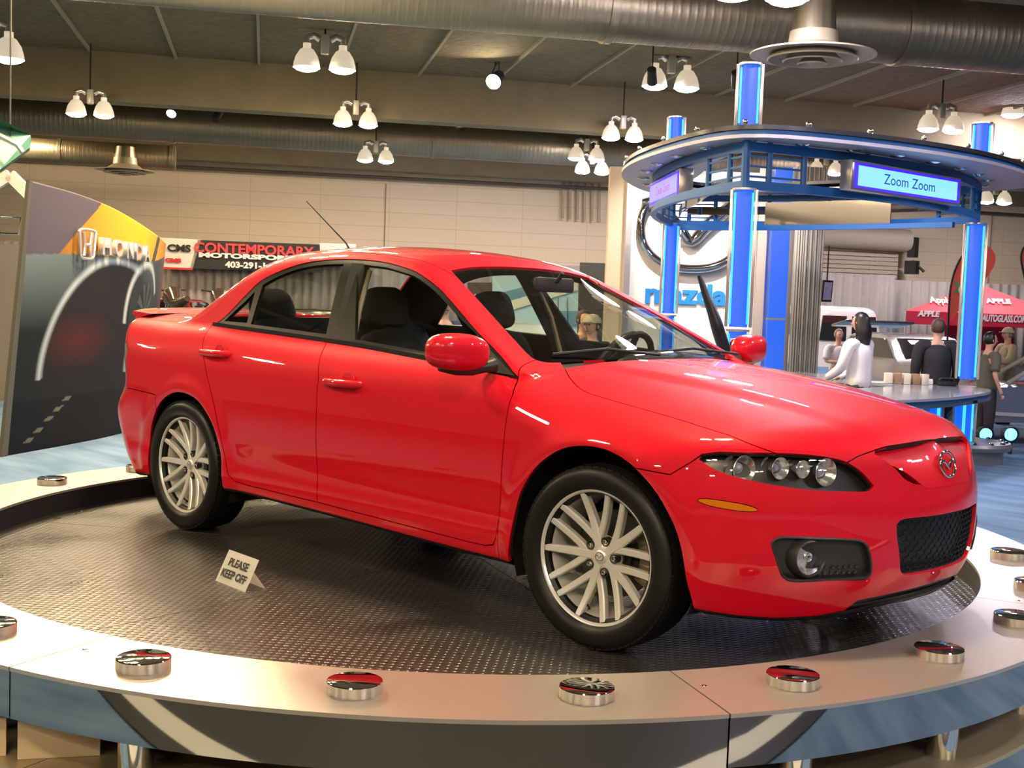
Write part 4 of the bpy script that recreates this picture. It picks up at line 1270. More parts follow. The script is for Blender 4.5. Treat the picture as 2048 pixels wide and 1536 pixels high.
# wipers, antenna
for (x0, y0, x1, y1) in ((-.37, -.05, -.47, -.56), (-.36, .50, -.47, .03)):
    bm = bmesh.new(); add_tube(bm, [(x0, y0, 1.0), ((x0+x1)/2-.02, (y0+y1)/2, 1.022), (x1-.03, y1, 1.0)], .006, 6); obj('wiper', bm, blackm, car)
bm = bmesh.new(); add_tube(bm, [(-2.47, 0, 1.405), (-2.53, 0, 1.47), (-2.89, 0, 1.70)], .0035, 8, rs=[.008, .004, .0022]); obj('antenna', bm, blackm, car)

# ---------------------------------------------------------------- wheels
def wheel(cx, s, steer=0.0):
    c = Vector((cx, s*.775, .325))
    R = Matrix.Rotation(steer, 4, 'Z')
    # local frame: x forward, y up, z outward
    B = Matrix(((1, 0, 0, 0), (0, 0, s, 0), (0, 1, 0, 0), (0, 0, 0, 1)))
    T = Matrix.Translation(c) @ R @ B
    bm = bmesh.new()
    # outer lip + barrel
    add_lathe(bm, [(.238, .090), (.243, .086), (.241, .078), (.232, .070), (.226, .058), (.216, .030), (.212, -.03), (.214, -.10), (.205, -.10), (.203, -.03), (.208, .03), (.218, .062), (.226, .078), (.232, .088)], T, 72, closed=True)
    # hub
    add_lathe(bm, [(0, .050), (.030, .052), (.036, .050), (.060, .046), (.068, .040), (.072, .02), (.06, -.01), (0, -.01)], T, 48)
    def spoke(A, B_, w0, w1, z0, z1, h=.026):
        A = Vector((*A, 0)); B_ = Vector((*B_, 0)); d = (B_-A).normalized(); n = Vector((-d.y, d.x, 0))
        secs = []
        for k in range(9):
            t = k/8; p = A+(B_-A)*t; w = w0+(w1-w0)*t; z = z0+(z1-z0)*t+.010*math.sin(PI*t)*-1
            z += 0
            q = [(-w/2, -h), (-w/2, -.005), (-w/2+.004, 0), (w/2-.004, 0), (w/2, -.005), (w/2, -h)]
            secs.append([bm.verts.new(T @ (p+n*a+Vector((0, 0, z+b)))) for a, b in q])
        for k in range(8):
            for i in range(6): bm.faces.new((secs[k][i], secs[k][(i+1) % 6], secs[k+1][(i+1) % 6], secs[k+1][i]))
        bm.faces.new(secs[0][::-1]); bm.faces.new(secs[-1])
    for k in range(5):
        a = 2*PI*k/5
        ca, sa = math.cos(a), math.sin(a)
        rot = lambda x, y: (x*ca-y*sa, x*sa+y*ca)
        for q in (-1, 1): spoke(rot(.035, q*.030), rot(.222, q*.034), .026, .024, .050, .080)
        a2 = a+PI/5
        spoke((.03*math.cos(a2), .03*math.sin(a2)), (.226*math.cos(a2), .226*math.sin(a2)), .034, .025, .052, .080)
    w = obj('wheel', bm, alloy, car, angle=30)
    bm = bmesh.new()
    prof = [(.236, .088), (.246, .100), (.270, .108), (.296, .105), (.312, .095), (.3215, .078), (.325, .04), (.3255, 0), (.325, -.04), (.3215, -.078), (.31, -.098), (.28, -.106), (.24, -.095), (.215, -.09), (.215, .07)]
    add_lathe(bm, prof, T, 96, closed=True)
    # tread blocks
    for k in range(64):
        a = 2*PI*k/64
        for (z0, z1) in ((-.092, -.050), (-.044, -.004), (.004, .044), (.050, .092)):
            M2 = T @ Matrix.Rotation(a+(.02 if z0 > 0 else 0), 4, 'Z')
            zm = (z0+z1)/2; drop = .0 if abs(zm) < .05 else .006
            add_box(bm, (.3215-drop, 0, zm), (.008, .026, z1-z0), M2)
    obj('tire', bm, rubber, w, angle=35)
    for k in range(5):
        a = 2*PI*k/5; p = Vector((.057*math.cos(a), .057*math.sin(a), .030))
        bm = bmesh.new(); add_lathe(bm, [(0, .032), (.007, .030), (.0095, .024), (.011, .004), (.013, 0), (0, 0)], T @ Matrix.Translation(p), 6); obj('lug_nut', bm, chrome, w, smooth=False)
        bm = bmesh.new(); add_lathe(bm, [(.0125, .0215), (.0165, .0225), (.0165, .0)], T @ Matrix.Translation(p), 16); obj('lug_pocket', bm, mat('dark steel', (.03, .028, .025), .5), w)
    bm = bmesh.new(); add_lathe(bm, [(0, .059), (.018, .058), (.024, .055), (.027, .050), (0, .05)], T, 32)
    cc = obj('center_cap', bm, alloy, w)
    bm = bmesh.new(); add_tube(bm, [T @ Vector((.017*math.cos(t), .014*math.sin(t), .0585)) for t in np.linspace(0, 2*PI, 25)[:-1]], .0018, 6, closed=True)
    add_tube(bm, [T @ Vector(p) for p in ((-.015, .004, .059), (-.007, .004, .0595), (0, -.006, .0595), (.007, .004, .0595), (.015, .004, .059))], .0018, 6)
    obj('cap_emblem', bm, chrome, w)
    bm = bmesh.new(); add_lathe(bm, [(.0, -.012), (.085, -.012), (.085, -.03), (.155, -.03), (.155, -.05), (0, -.05)], T, 64); obj('brake_disc', bm, mat('brake disc', (.10, .09, .08), .45, metal=.8), w)
    bm = bmesh.new()
    for k in range(7):
        a = math.radians(-28+k*9); add_box(bm, (.150, 0, -.035), (.05, .026, .06), T @ Matrix.Rotation(a, 4, 'Z'), bevel=.004)
    obj('brake_caliper', bm, mat('caliper', (.34, .27, .17), .4, metal=.7), w)
    bm = bmesh.new(); add_cyl(bm, T @ Vector((-.055, -.20, .03)), T @ Vector((-.045, -.175, .06)), .005, n=8); obj('valve_stem', bm, blackm, w)
for (cx, s, st) in ((0.0, -1, math.radians(4)), (-2.675, -1, 0), (0.0, 1, math.radians(4)), (-2.675, 1, 0)):
    wheel(cx, s, st)

# ---------------------------------------------------------------- interior
def rounded_slab(bm, T, w, h, d, taper=0.85, p=3.2, nu=26, nv=20):
    """superellipse cushion, w across, h tall, d deep"""
    rings = []
    for i in range(nv+1):
        v = -1+2*i/nv; e = max((1-abs(v)**p), 0)**(1/p)
        ww = w/2*(1-(1-taper)*(v+1)/2)*max(e, .05); dd = d/2*max(e, .05)**.5
        rings.append([bm.verts.new(T @ Vector((dd*math.copysign(abs(math.cos(t))**.6, math.cos(t)), ww*math.copysign(abs(math.sin(t))**.6, math.sin(t)), h/2*v))) for t in [2*PI*k/nu for k in range(nu)]])
    for i in range(nv):
        for k in range(nu): bm.faces.new((rings[i][k], rings[i][(k+1) % nu], rings[i+1][(k+1) % nu], rings[i+1][k]))
    bm.faces.new(rings[0][::-1]); bm.faces.new(rings[-1])
seatm = mat('black seat cloth', (0.010, 0.010, 0.010), 0.85, bump=(.3, 220, .002))
for y in (-.36, .36):
    T0 = Matrix.Translation((-1.64, y, .735)) @ Matrix.Rotation(math.radians(-17), 4, 'Y')
    bm = bmesh.new(); rounded_slab(bm, T0, .50, .66, .15, .82); st_ = obj('front_seat', bm, seatm, car)
    bm = bmesh.new(); rounded_slab(bm, T0 @ Matrix.Translation((-.0, 0, .425)), .27, .20, .11, .85); obj('headrest', bm, seatm, st_)
    bm = bmesh.new(); rounded_slab(bm, Matrix.Translation((-1.33, y, .46)) @ Matrix.Rotation(math.radians(84), 4, 'Y'), .50, .55, .16, .95); obj('seat_cushion', bm, seatm, st_)
T0 = Matrix.Translation((-2.48, 0, .80)) @ Matrix.Rotation(math.radians(-22), 4, 'Y')
bm = bmesh.new(); rounded_slab(bm, T0, 1.28, .58, .16, .95, p=6); rs_ = obj('rear_seat', bm, seatm, car)
for y in (-.40, .40):
    bm = bmesh.new(); rounded_slab(bm, T0 @ Matrix.Translation((-.01, y, .345)), .27, .19, .11, .85); obj('headrest', bm, seatm, rs_)
bm = bmesh.new()
add_box(bm, (-.66, 0, .80), (.50, 1.30, .20), bevel=.06)
dsh = obj('dashboard', bm, inter, car)
bm = bmesh.new(); rounded_slab(bm, Matrix.Translation((-.62, .36, .925)) @ Matrix.Rotation(math.radians(90), 4, 'Y'), .50, .34, .14, .9, p=2.4); obj('instrument_hood', bm, inter, dsh)
bm = bmesh.new()
Tst = Matrix.Translation((-.90, .36, .90)) @ Matrix.Rotation(math.radians(-64), 4, 'Y')
add_tube(bm, [Tst @ Vector((.185*math.cos(t), .185*math.sin(t), 0)) for t in np.linspace(0, 2*PI, 41)[:-1]], .016, 10, closed=True)
add_lathe(bm, [(0, .02), (.05, .018), (.065, -.01), (0, -.03)], Tst, 20)
for a in (0, PI, -PI/2):
    add_tube(bm, [Tst @ Vector((.05*math.cos(a+PI/2), .05*math.sin(a+PI/2), 0)), Tst @ Vector((.18*math.cos(a+PI/2), .18*math.sin(a+PI/2), 0))], 0, sq=(.035, .012))
add_cyl(bm, Tst @ Vector((0, 0, 0)), Tst @ Vector((0, 0, -.25)), .03)
obj('steering_wheel', bm, mat('steering leather', (.02, .02, .02), .4), car)
bm = bmesh.new(); add_box(bm, (-1.02, 0, 1.275), (.03, .25, .065), bevel=.012); add_cyl(bm, (-1.0, 0, 1.29), (-.97, 0, 1.33), .01); obj('rear_view_mirror', bm, inter, car)
bm = bmesh.new(); add_box(bm, (-1.1, 0, .52), (1.6, .20, .30), bevel=.03); obj('centre_console', bm, inter, car)
for s in (-1, 1):     # inner B pillars
    bm = bmesh.new(); add_tube(bm, [(-1.62, s*.72, .93), (-1.65, s*.66, 1.12), (-1.70, s*.56, 1.33)], 0, sq=(.07, .05))
    obj('inner_pillar', bm, inter, car)
    bm = bmesh.new(); add_tube(bm, [(-1.585, s*.69, .93), (-1.612, s*.635, 1.12), (-1.66, s*.54, 1.31)], .012, 8)
    obj('seat_belt', bm, interb, car)
skin.free()

# ================================================================ DISPLAY TOWER (three lit pillars, ring truss, canopy, counter)
def plan(X, Y, d):                      # plan position at horizontal depth d along a measured direction
    p = at_d(X, Y, d); return np.array([p[0], p[1]])
PM = plan(1479, 590, 12.5); PR = plan(1943, 605, 16.0); PL = plan(1338, 587, 19.0)
PC = (PM+PR+PL)/3
def arc(P, Q, sag, n=24, off=0.0, t0=0.0, t1=1.0):
    ch = Q-P; L = np.linalg.norm(ch); nn = np.array([ch[1], -ch[0]])/L
    if nn @ ((P+Q)/2-PC) < 0: nn = -nn
    out = []
    for i in range(n+1):
        t = t0+(t1-t0)*i/n
        p = P+ch*t+nn*sag*4*t*(1-t)
        d = p-PC; out.append(p+d/np.linalg.norm(d)*off)
    return out
def outline(off, sag=.55, rnd=True, shift=0.0):
    pts = []
    d_ = (PR-PC)/np.linalg.norm(PR-PC)*shift
    for P, Q in ((PM, PR+d_), (PR+d_, PL), (PL, PM)): pts += arc(P, Q, sag, 24, off)[:-1]
    if rnd:
        for _ in range(6):
            pts = [(pts[i-1]+pts[i]*2+pts[(i+1) % len(pts)])/4 for i in range(len(pts))]
    return pts
def slab(bm, pts, z0, z1, hole=None, mi=0):
    n = len(pts)
    a = [bm.verts.new((p[0], p[1], z0)) for p in pts]; b = [bm.verts.new((p[0], p[1], z1)) for p in pts]
    if hole is None:
        bm.faces.new(a[::-1]); bm.faces.new(b)
    else:
        c = [bm.verts.new((p[0], p[1], z0)) for p in hole]; d = [bm.verts.new((p[0], p[1], z1)) for p in hole]
        for i in range(n):
            j = (i+1) % n
            bm.faces.new((a[i], c[i], c[j], a[j])); bm.faces.new((b[i], b[j], d[j], d[i])); bm.faces.new((c[i], d[i], d[j], c[j]))
    for i in range(n):
        j = (i+1) % n; bm.faces.new((a[i], a[j], b[j], b[i]))
silver = mat('silver extrusion', (.66, .60, .54), .28, metal=.85)
bluep = mat('blue truss paint', (.012, .11, .34), .4)
bluelit = emit_mat('lit blue panel', (.003, .13, .90), 1.0)
bluehot = emit_mat('lit cyan tube', (.05, .48, 1.0), 1.7)
darkpl = mat('dark canopy plate', (.06, .06, .07), .25, metal=.6)
canm = mat('canopy underside', (.42, .40, .46), .4, metal=.3)
ZF = FLOOR
def pillar(P, z_segs, label, r=.125):
    t = thing('lit_pillar', (P[0], P[1], ZF), label, 'pillar', 'blue lit pillars of the display tower')
    d = CAM[:2]-P; d = d/np.linalg.norm(d); s = np.array([d[1], -d[0]])*-1
    if s @ RT[:2] < 0: s = -s
    for (z0, z1) in z_segs:
        bm = bmesh.new(); add_cyl(bm, (P[0], P[1], z0), (P[0], P[1], z1), r*.84, n=28); obj('blue_core', bm, bluelit, t)
        for q in (-1, 1):
            c = P+s*q*r*.80+d*r*.38
            bm = bmesh.new(); add_cyl(bm, (c[0], c[1], z0+.03), (c[0], c[1], z1-.03), r*.13, n=10); obj('light_tube', bm, bluehot, t)
            c = P+s*q*r*1.12+d*r*.2
            T = frame((c[0], c[1], (z0+z1)/2), (s[0], s[1], 0), (d[0], d[1], 0))
            bm = bmesh.new(); add_box(bm, (0, 0, 0), (r*.30, r*.5, z1-z0), T, bevel=.006); obj('silver_rail', bm, silver, t)
        bm = bmesh.new(); add_lathe(bm, [(0, z1+.015), (r*1.1, z1+.015), (r*1.1, z1-.005), (0, z1-.005)], Matrix.Translation((P[0], P[1], 0)), 28); obj('end_plate', bm, silver, t)
    return t
pillar(PM, ((ZF, .95), (.99, 2.36), (2.985, 3.59)), 'nearest blue lit pillar with silver rails, rising above the canopy', .108)
pillar(PR, ((ZF+.05, .16), (.36, 2.35), (2.985, 3.62)), 'right blue lit pillar passing through the counter, in front of the red tent', .118)
pillar(PL, ((ZF, 1.0), (1.04, 2.40), (2.985, 4.0)), 'farthest blue lit pillar in front of the emblem wall', .115)
for P in (PR, PL):
    pass
tr = thing('ring_truss', (PC[0], PC[1], 2.29), 'blue three-sided curved truss joining the lit pillars under the canopy', 'truss')
def curved_bar(P, Q, z, sq, m, name, sag=.55, off=0, t0=0, t1=1, par=None):
    bm = bmesh.new(); add_tube(bm, [(p[0], p[1], z) for p in arc(P, Q, sag, 28, off, t0, t1)], 0, sq=sq)
    return obj(name, bm, m, par or tr)
for P, Q in ((PM, PR), (PR, PL), (PL, PM)):
    curved_bar(P, Q, 2.41, (.07, .09), bluep, 'lower_chord'); curved_bar(P, Q, 2.79, (.07, .09), bluep, 'upper_chord')
    L = np.linalg.norm(Q-P)
    for t in (.0, .05, .13, .30, .50, .70, .87, .95):
        p = arc(P, Q, .55, 1, 0, t, t+.001)[0]
        bm = bmesh.new(); add_cyl(bm, (p[0], p[1], 2.37), (p[0], p[1], 2.845), .032 if t not in (.0, .06) else .045, n=8); obj('upright', bm, bluep, tr)
    for z in (2.50, 2.60, 2.70):
        for (t0, t1) in ((0, .13), (.87, 1)):
            curved_bar(P, Q, z, (.02, .02), bluep, 'rung', t0=t0, t1=t1)
curved_bar(PL, PR, 2.60, (.02, .12), chrome, 'chrome_band', .35, t0=.05, t1=.95)
curved_bar(PL, PM, 2.52, (.02, .11), chrome, 'chrome_band', .3, -.25, t0=.05, t1=.9)
curved_bar(PL, PR, 2.53, (.02, .32), mat('brushed silver panel', (.42, .39, .36), .22, metal=1.0), 'silver_panel', .30, -.3, t0=.30, t1=.78)
curved_bar(PL, PR, 2.33, (.06, .07), bluep, 'back_chord', .30, -.3, t0=0, t1=1.0)
cn = thing('canopy', (PC[0], PC[1], 2.80), 'flat curved canopy with small downlights on top of the ring truss', 'canopy')
o1 = outline(.48, shift=.35); i1 = outline(-.55)
bm = bmesh.new(); slab(bm, o1, 2.85, 2.885, i1); obj('soffit', bm, canm, cn)
bm = bmesh.new(); slab(bm, outline(.43, shift=.35), 2.886, 2.935, outline(.30)); obj('blue_channel', bm, bluep, cn)
bm = bmesh.new(); slab(bm, outline(.46, shift=.35), 2.936, 2.98, outline(-.50)); obj('top_plate', bm, darkpl, cn)
oo = outline(.44, shift=.35)
for i in range(0, len(oo), 3):
    p = oo[i]; bm = bmesh.new(); add_lathe(bm, [(0, 3.035), (.022, 3.03), (.03, 3.005), (.02, 2.98), (0, 2.98)], Matrix.Translation((p[0], p[1], 0)), 12); obj('bolt', bm, chrome, cn)
dl = outline(.18)
spotviolet = emit_mat('violet downlight', (.35, .25, 1.0), 5.0)
for i in range(0, len(dl), 3):
    p = dl[i]; bm = bmesh.new(); add_lathe(bm, [(0, 2.82), (.05, 2.825), (.085, 2.84), (.085, 2.85), (0, 2.85)], Matrix.Translation((p[0], p[1], 0)), 16); obj('downlight', bm, chrome, cn)

def lit_sign(PA, PB, z0, z1, depth, screen, border, ink, label, body):
    """box sign between plan points PA, PB (left, right as seen from outside)"""
    c = (PA+PB)/2; ex = PB-PA; L = np.linalg.norm(ex); ex = ex/L; nn = np.array([ex[1], -ex[0]])
    if nn @ (c-PC) < 0: nn = -nn
    t = thing('lit_sign', (c[0], c[1], z0), label, 'sign')
    h = z1-z0
    T = frame((c[0], c[1], (z0+z1)/2), (ex[0], ex[1], 0), (0, 0, 1), (nn[0], nn[1], 0))
    bm = bmesh.new(); add_box(bm, (0, 0, -depth/2), (L, h, depth), T, bevel=.012); obj('sign_box', bm, silver, t)
    bm = bmesh.new(); add_box(bm, (0, 0, .004), (L*.955, h*.84, .008), T); obj('border_glow', bm, border, t)
    bm = bmesh.new(); add_box(bm, (0, 0, .008), (L*.90, h*.66, .008), T); obj('screen', bm, screen, t)
    T2 = frame(T @ Vector((0, 0, .0125)), (ex[0], ex[1], 0), (0, 0, 1), (nn[0], nn[1], 0))
    for q_, word in enumerate(body.split()):
        text_obj('word', word, h*.50, T2 @ Matrix.Translation(((q_-.5)*L*.25, 0, 0)), ink, t, depth=.001, width=L*.215)
    return t
lit_sign(plan(1703, 350, 12.75), plan(1922, 390, 14.25), 2.425, 2.735, .14, emit_mat('cyan screen', (.30, .82, 1.0), 1.05), emit_mat('violet border', (.05, .01, 1.0), 1.3), mat('blue ink', (.01, .06, .45), .5, emit=(.0, .05, .5), estr=.5),
         'bright cyan lit sign reading Zoom Zoom on the truss, facing the camera', 'Zoom Zoom')
lit_sign(plan(1299, 390, 16.2), plan(1359, 360, 14.2), 2.42, 2.74, .16, emit_mat('violet screen', (.36, .34, 1.0), .95), emit_mat('violet border', (.05, .01, 1.0), 1.3), mat('violet ink', (.25, .05, .5), .5, emit=(.35, .06, .65), estr=.7),
         'smaller violet lit sign seen at an angle on the left end of the truss', 'Zoom Zoom')
# coloured lamps of the canopy
for i, (X, Y, d) in enumerate(((1818, 297, 14.0),)):
    p = at_d(X, Y, d)
    t = thing('rim_light', p, 'small violet-white light glaring on the canopy edge above the lit sign', 'light')
    bm = bmesh.new(); bmesh.ops.create_icosphere(bm, subdivisions=2, radius=.055, matrix=Matrix.Translation(V3(p))); obj('bulb', bm, emit_mat('violet bulb', (.75, .65, 1.0), 60), t)
    bm = bmesh.new(); add_cyl(bm, V3(p)-Vector((0, 0, .02)), V3(p)-Vector((0, 0, .12)), .03, n=12); obj('holder', bm, silver, t)

# counter
ct = thing('counter', (PC[0], PC[1], ZF), 'curved reception counter with chrome and blue edge running through the right lit pillar', 'counter')
co_ = outline(.42, .38); ci_ = outline(-.80, .30)
bm = bmesh.new(); slab(bm, co_, .215, .245, ci_); obj('counter_top', bm, mat('counter top', (.50, .52, .56), .12, metal=.5), ct)
bm = bmesh.new(); slab(bm, outline(.39, .38), .175, .214, outline(.32, .38)); obj('blue_band', bm, bluep, ct)
bm = bmesh.new(); slab(bm, outline(.42, .38), .135, .174, outline(.26, .38)); obj('chrome_edge', bm, chrome, ct)
ba = arc(PM, PR, .35, 20, -.02, 0.08, .80)
bm = bmesh.new(); add_tube(bm, [(p[0], p[1], -.285) for p in ba], 0, sq=(.05, .82)); obj('front_panel', bm, mat('counter panel', (.40, .38, .42), .5), ct)
for tq in (.60, .70, .90):
    p = arc(PM, PR, .36, 1, .06, tq, tq+.001)[0]
    bm = bmesh.new(); add_cyl(bm, (p[0], p[1], ZF), (p[0], p[1], .09), .07, n=16); obj('blue_tube', bm, bluelit, ct)
    bm = bmesh.new(); add_cyl(bm, (p[0]+.07, p[1]-.06, ZF), (p[0]+.07, p[1]-.06, .09), .02, n=8); obj('light_tube', bm, bluehot, ct)
bm = bmesh.new()
add_lathe(bm, [(0, ZF), (.50, ZF), (.50, ZF+.16), (.58, ZF+.17), (.60, ZF+.22), (.58, ZF+.26), (0, ZF+.26)], Matrix.Translation((PR[0], PR[1], 0)), 48); obj('round_plinth', bm, mat('plinth', (.22, .22, .23), .35, metal=.5), ct)
for k in range(14):
    a = 2*PI*k/14; bm = bmesh.new(); add_lathe(bm, [(0, .03), (.03, .02), (.035, 0), (0, 0)], Matrix.Translation((PR[0]+.52*math.cos(a), PR[1]+.52*math.sin(a), ZF+.26)), 10); obj('bolt', bm, chrome, ct)

# things on the counter
def on_counter(X, Y, z=.246): 
    return at_z(X, Y, z)
p = on_counter(1775, 768)
bm = bmesh.new()
for k in range(9):
    q = at_z(1735+k*11, 765-abs(k-4)*.4, .246+.0018*k)
    add_box(bm, (0, 0, 0), (.22, .30, .0015), Matrix.Translation(V3(q)) @ Matrix.Rotation(.5*k, 4, 'Z'))
tag(obj('paper_sheets', bm, mat('white paper', (.85, .83, .78), .6), smooth=False), 'loose white sheets spread on the counter in front of the woman in white', 'papers', kind='stuff')
p = on_counter(1812, 768); t = thing('brochure_rack', p, 'brown brochure rack with slots on the counter between the woman and the man', 'rack')
exr = RT
for k in range(5):
    bm = bmesh.new(); T = frame(V3(p)+V3(exr)*((k-2)*.12), RT, FW, (0, 0, 1)); add_box(bm, (0, 0, .07), (.09, .10, .14), T, bevel=.004); obj('brochure_slot', bm, mat('brown card', (.30, .18, .09), .5) if k % 2 else mat('pale card', (.70, .62, .48), .5), t)
p = on_counter(1868, 768); bm = bmesh.new(); add_box(bm, (0, 0, .035), (.26, .2, .07), frame(p, RT, FW, (0, 0, 1)), bevel=.006)
tag(obj('white_carton', bm, mat('white paper', (.85, .83, .78), .6)), 'low white carton on the counter left of the right pillar', 'box')
p = on_counter(1893, 771); t = thing('telephone', p, 'black desk telephone on the counter beside the right pillar', 'telephone')
bm = bmesh.new(); add_box(bm, (0, 0, .03), (.2, .2, .05), frame(p, RT, FW, (0, 0, 1)), bevel=.012); obj('base', bm, blackm, t)
bm = bmesh.new(); T = frame(p, RT, FW, (0, 0, 1)); add_tube(bm, [T @ Vector(q) for q in ((-.1, 0, .06), (-.08, 0, .09), (.08, 0, .09), (.1, 0, .06))], .02, 10); obj('handset', bm, blackm, t)
# floor lights
for X, lab in ((1972, 'left one of two round blue floor lights under the grey convertible'), (2022, 'right one of two round blue floor lights under the grey convertible')):
    p = at_d(X, 869, 16.9); t = thing('floor_light', p, lab, 'floor light', 'blue floor lights')
    T = frame(p, RT, (0, 0, 1), -FW)
    bm = bmesh.new(); add_lathe(bm, [(0, .04), (.06, .035), (.085, 0), (.085, -.02), (0, -.02)], T, 24); obj('lens', bm, emit_mat('blue floor lens', (.10, .40, 1.0), 5), t)
    bm = bmesh.new(); add_lathe(bm, [(.10, .03), (.115, .0), (.10, -.12), (0, -.14), (0, -.03), (.09, -.03)], T, 24); obj('can', bm, darkm, t)
    bm = bmesh.new(); add_box(bm, (p[0], p[1], (p[2]-.1+ZF)/2), (.04, .04, p[2]-.1-ZF)); obj('foot', bm, darkm, t)

# ================================================================ EMBLEM WALL
D_E = 22.0
def vplane(X0, X1, Yref, d):
    return at_d(X0, Yref, d), at_d(X1, Yref, d)
def vbox(name, X0, X1, z0, z1, d, thick, m, par=None, label=None, cat=None, bevel=0, Yref=590, group=None):
    a, b = vplane(X0, X1, Yref, d); c = (a+b)/2; w = np.linalg.norm((b-a)[:2])
    T = frame((c[0], c[1], (z0+z1)/2), RT, FW, (0, 0, 1))
    bm = bmesh.new(); add_box(bm, (0, thick/2, 0), (w, thick, z1-z0), T, bevel=bevel)
    o = obj(name, bm, m, par, smooth=False)
    if label: tag(o, label, cat, group)
    return o
ew = thing('emblem_wall', at_d(1390, 590, D_E+.2)*np.array([1, 1, 0])+np.array([0, 0, ZF]), 'white display wall with large chrome winged oval emblem and blue lettering', 'display wall')
whitep = mat('white display panel', (.86, .82, .78), .45)
vbox('white_panel', 1258, 1532, ZF, 3.55, D_E+.15, .15, whitep, ew)
vbox('silver_edge', 1246, 1258, ZF, 3.6, D_E, .35, silver, ew)
vbox('silver_edge', 1528, 1537, ZF, 3.6, D_E, .3, silver, ew)
cE = at_d(1384, 456, D_E)
TE = frame(cE, RT, (0, 0, 1), -FW)
ring_a, ring_b = .90, .72
bm = bmesh.new()
pts = []
for t in np.linspace(0, 2*PI, 73)[:-1]:
    r = (abs(math.cos(t))**2.3+abs(math.sin(t))**2.3)**(-1/2.3)
    pts.append(TE @ Vector((ring_a*r*math.cos(t), ring_b*r*math.sin(t), 0)))
add_tube(bm, pts, .075, 14, closed=True)
wl = [(-.90, .42), (-.74, .42), (-.48, .24), (-.24, .0), (-.07, -.22), (.0, -.27), (.07, -.20), (.24, .02), (.50, .26), (.76, .44), (.92, .46)]
wp = catmull([(u, v, .01) for u, v in wl], 6, closed=False, corner=80)
nW = len(wp)
add_tube(bm, [TE @ V3(q) for q in wp], .08, 14, rs=[.06+.065*abs(math.sin(2*PI*i/(nW-1))) for i in range(nW)])
obj('winged_oval', bm, chrome, ew)
tl = at_d(1371, 590, D_E+.12)
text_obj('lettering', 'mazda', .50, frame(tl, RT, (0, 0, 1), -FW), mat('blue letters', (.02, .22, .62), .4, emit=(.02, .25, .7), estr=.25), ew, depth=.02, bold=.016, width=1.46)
vbox('blue_light_panel', 1538, 1574, ZF, .96, D_E-.4, .1, bluelit, ew)
vbox('blue_light_panel', 1539, 1576, 1.0, 3.6, D_E-.4, .1, bluelit, ew)
vbox('silver_edge', 1537, 1576, .96, 1.0, D_E-.42, .12, silver, ew)
vbox('silver_edge', 1574, 1582, ZF, 3.6, D_E-.42, .14, silver, ew)
vbox('side_panel', 1510, 1528, ZF, 3.6, D_E-.2, .1, mat('beige panel', (.62, .50, .40), .5), ew)
vbox('beige_column', 1211, 1247, ZF, 3.62, D_E+.6, .4, mat('beige column', (.62, .49, .34), .7), None, 'tall beige column at the left edge of the emblem wall', 'column')
# track spots that wash the emblem wall
for X, Y, dd_, lab in ((1300, 250, 19.2, 'small track spot aimed at the left of the emblem wall, hidden by the canopy'), (1470, 225, 19.2, 'small track spot aimed at the right of the emblem wall, behind the canopy')):
    q = at_d(X, Y, dd_); q[2] = 4.6
    t = thing('track_spot', q, lab, 'spotlight', 'track spots over the emblem wall')
    tgt = at_d(X+15, 480, D_E); zz = V3(tgt-q).normalized(); xx = zz.orthogonal().normalized(); T = frame(q, xx, zz.cross(xx), zz)
    bm = bmesh.new(); add_lathe(bm, [(0, -.2), (.07, -.19), (.08, .08), (.07, .08), (.06, -.02), (0, -.02)], T, 20); obj('can', bm, darkm, t)
    bm = bmesh.new(); add_cyl(bm, q, (q[0], q[1], CEIL), .012, n=6); obj('stem', bm, darkm, t)
    ld = bpy.data.lights.new('track_spot_beam', 'SPOT'); ld.energy = 900; ld.spot_size = math.radians(50); ld.spot_blend = .8; ld.color = (1, .93, .86); ld.shadow_soft_size = .06
    lo = bpy.data.objects.new('track_spot_beam', ld); COL.objects.link(lo); lo.matrix_world = frame(V3(q)+zz*.1, xx, (-zz).cross(xx), -zz); adopt_m = lo.matrix_world.copy(); lo.parent = t; lo.matrix_parent_inverse = pmat(t).inverted()
# pleated grey drape right of it
a0 = at_d(1583, 600, D_E-.6); a1 = at_d(1640, 600, D_E-.6)
bm = bmesh.new(); n = 60; top = []; bot = []
for i in range(n+1):
    p = a0+(a1-a0)*i/n+FW*(.05*math.sin(i*1.25)+.02*math.sin(i*.7))
    top.append(bm.verts.new((p[0], p[1], 3.6))); bot.append(bm.verts.new((p[0], p[1], ZF)))
for i in range(n): bm.faces.new((top[i], top[i+1], bot[i+1], bot[i]))
o = obj('pleated_drape', bm, mat('pale grey drape', (.52, .48, .43), .8), angle=180); md = o.modifiers.new('t', 'SOLIDIFY'); md.thickness = .01
tag(o, 'tall pale pleated drape right of the blue light panel, behind the far mirror', 'curtain')
# photo frame on the drape (tilted screen)
p = at_d(1653, 582, 24); t = thing('wall_screen', p, 'small tilted screen hanging right of the pleated drape', 'screen')
T = frame(p, RT*math.cos(.5)+FW*math.sin(.5), (0.05, 0, 1), None)
bm = bmesh.new(); add_box(bm, (0, 0, 0), (.26, .42, .06), T, bevel=.01); obj('frame', bm, darkm, t)
bm = bmesh.new(); add_box(bm, (0, 0, .032), (.20, .34, .004), T); add_box(bm, (0, 0, -.032), (.20, .34, .004), T); obj('picture', bm, mat('screen picture', (.25, .22, .35), .3, emit=(.3, .25, .4), estr=.25, noise=(.9, 12)), t)
bm = bmesh.new(); add_cyl(bm, p, (p[0], p[1], 2.4), .015, n=8); obj('hanger', bm, darkm, t)
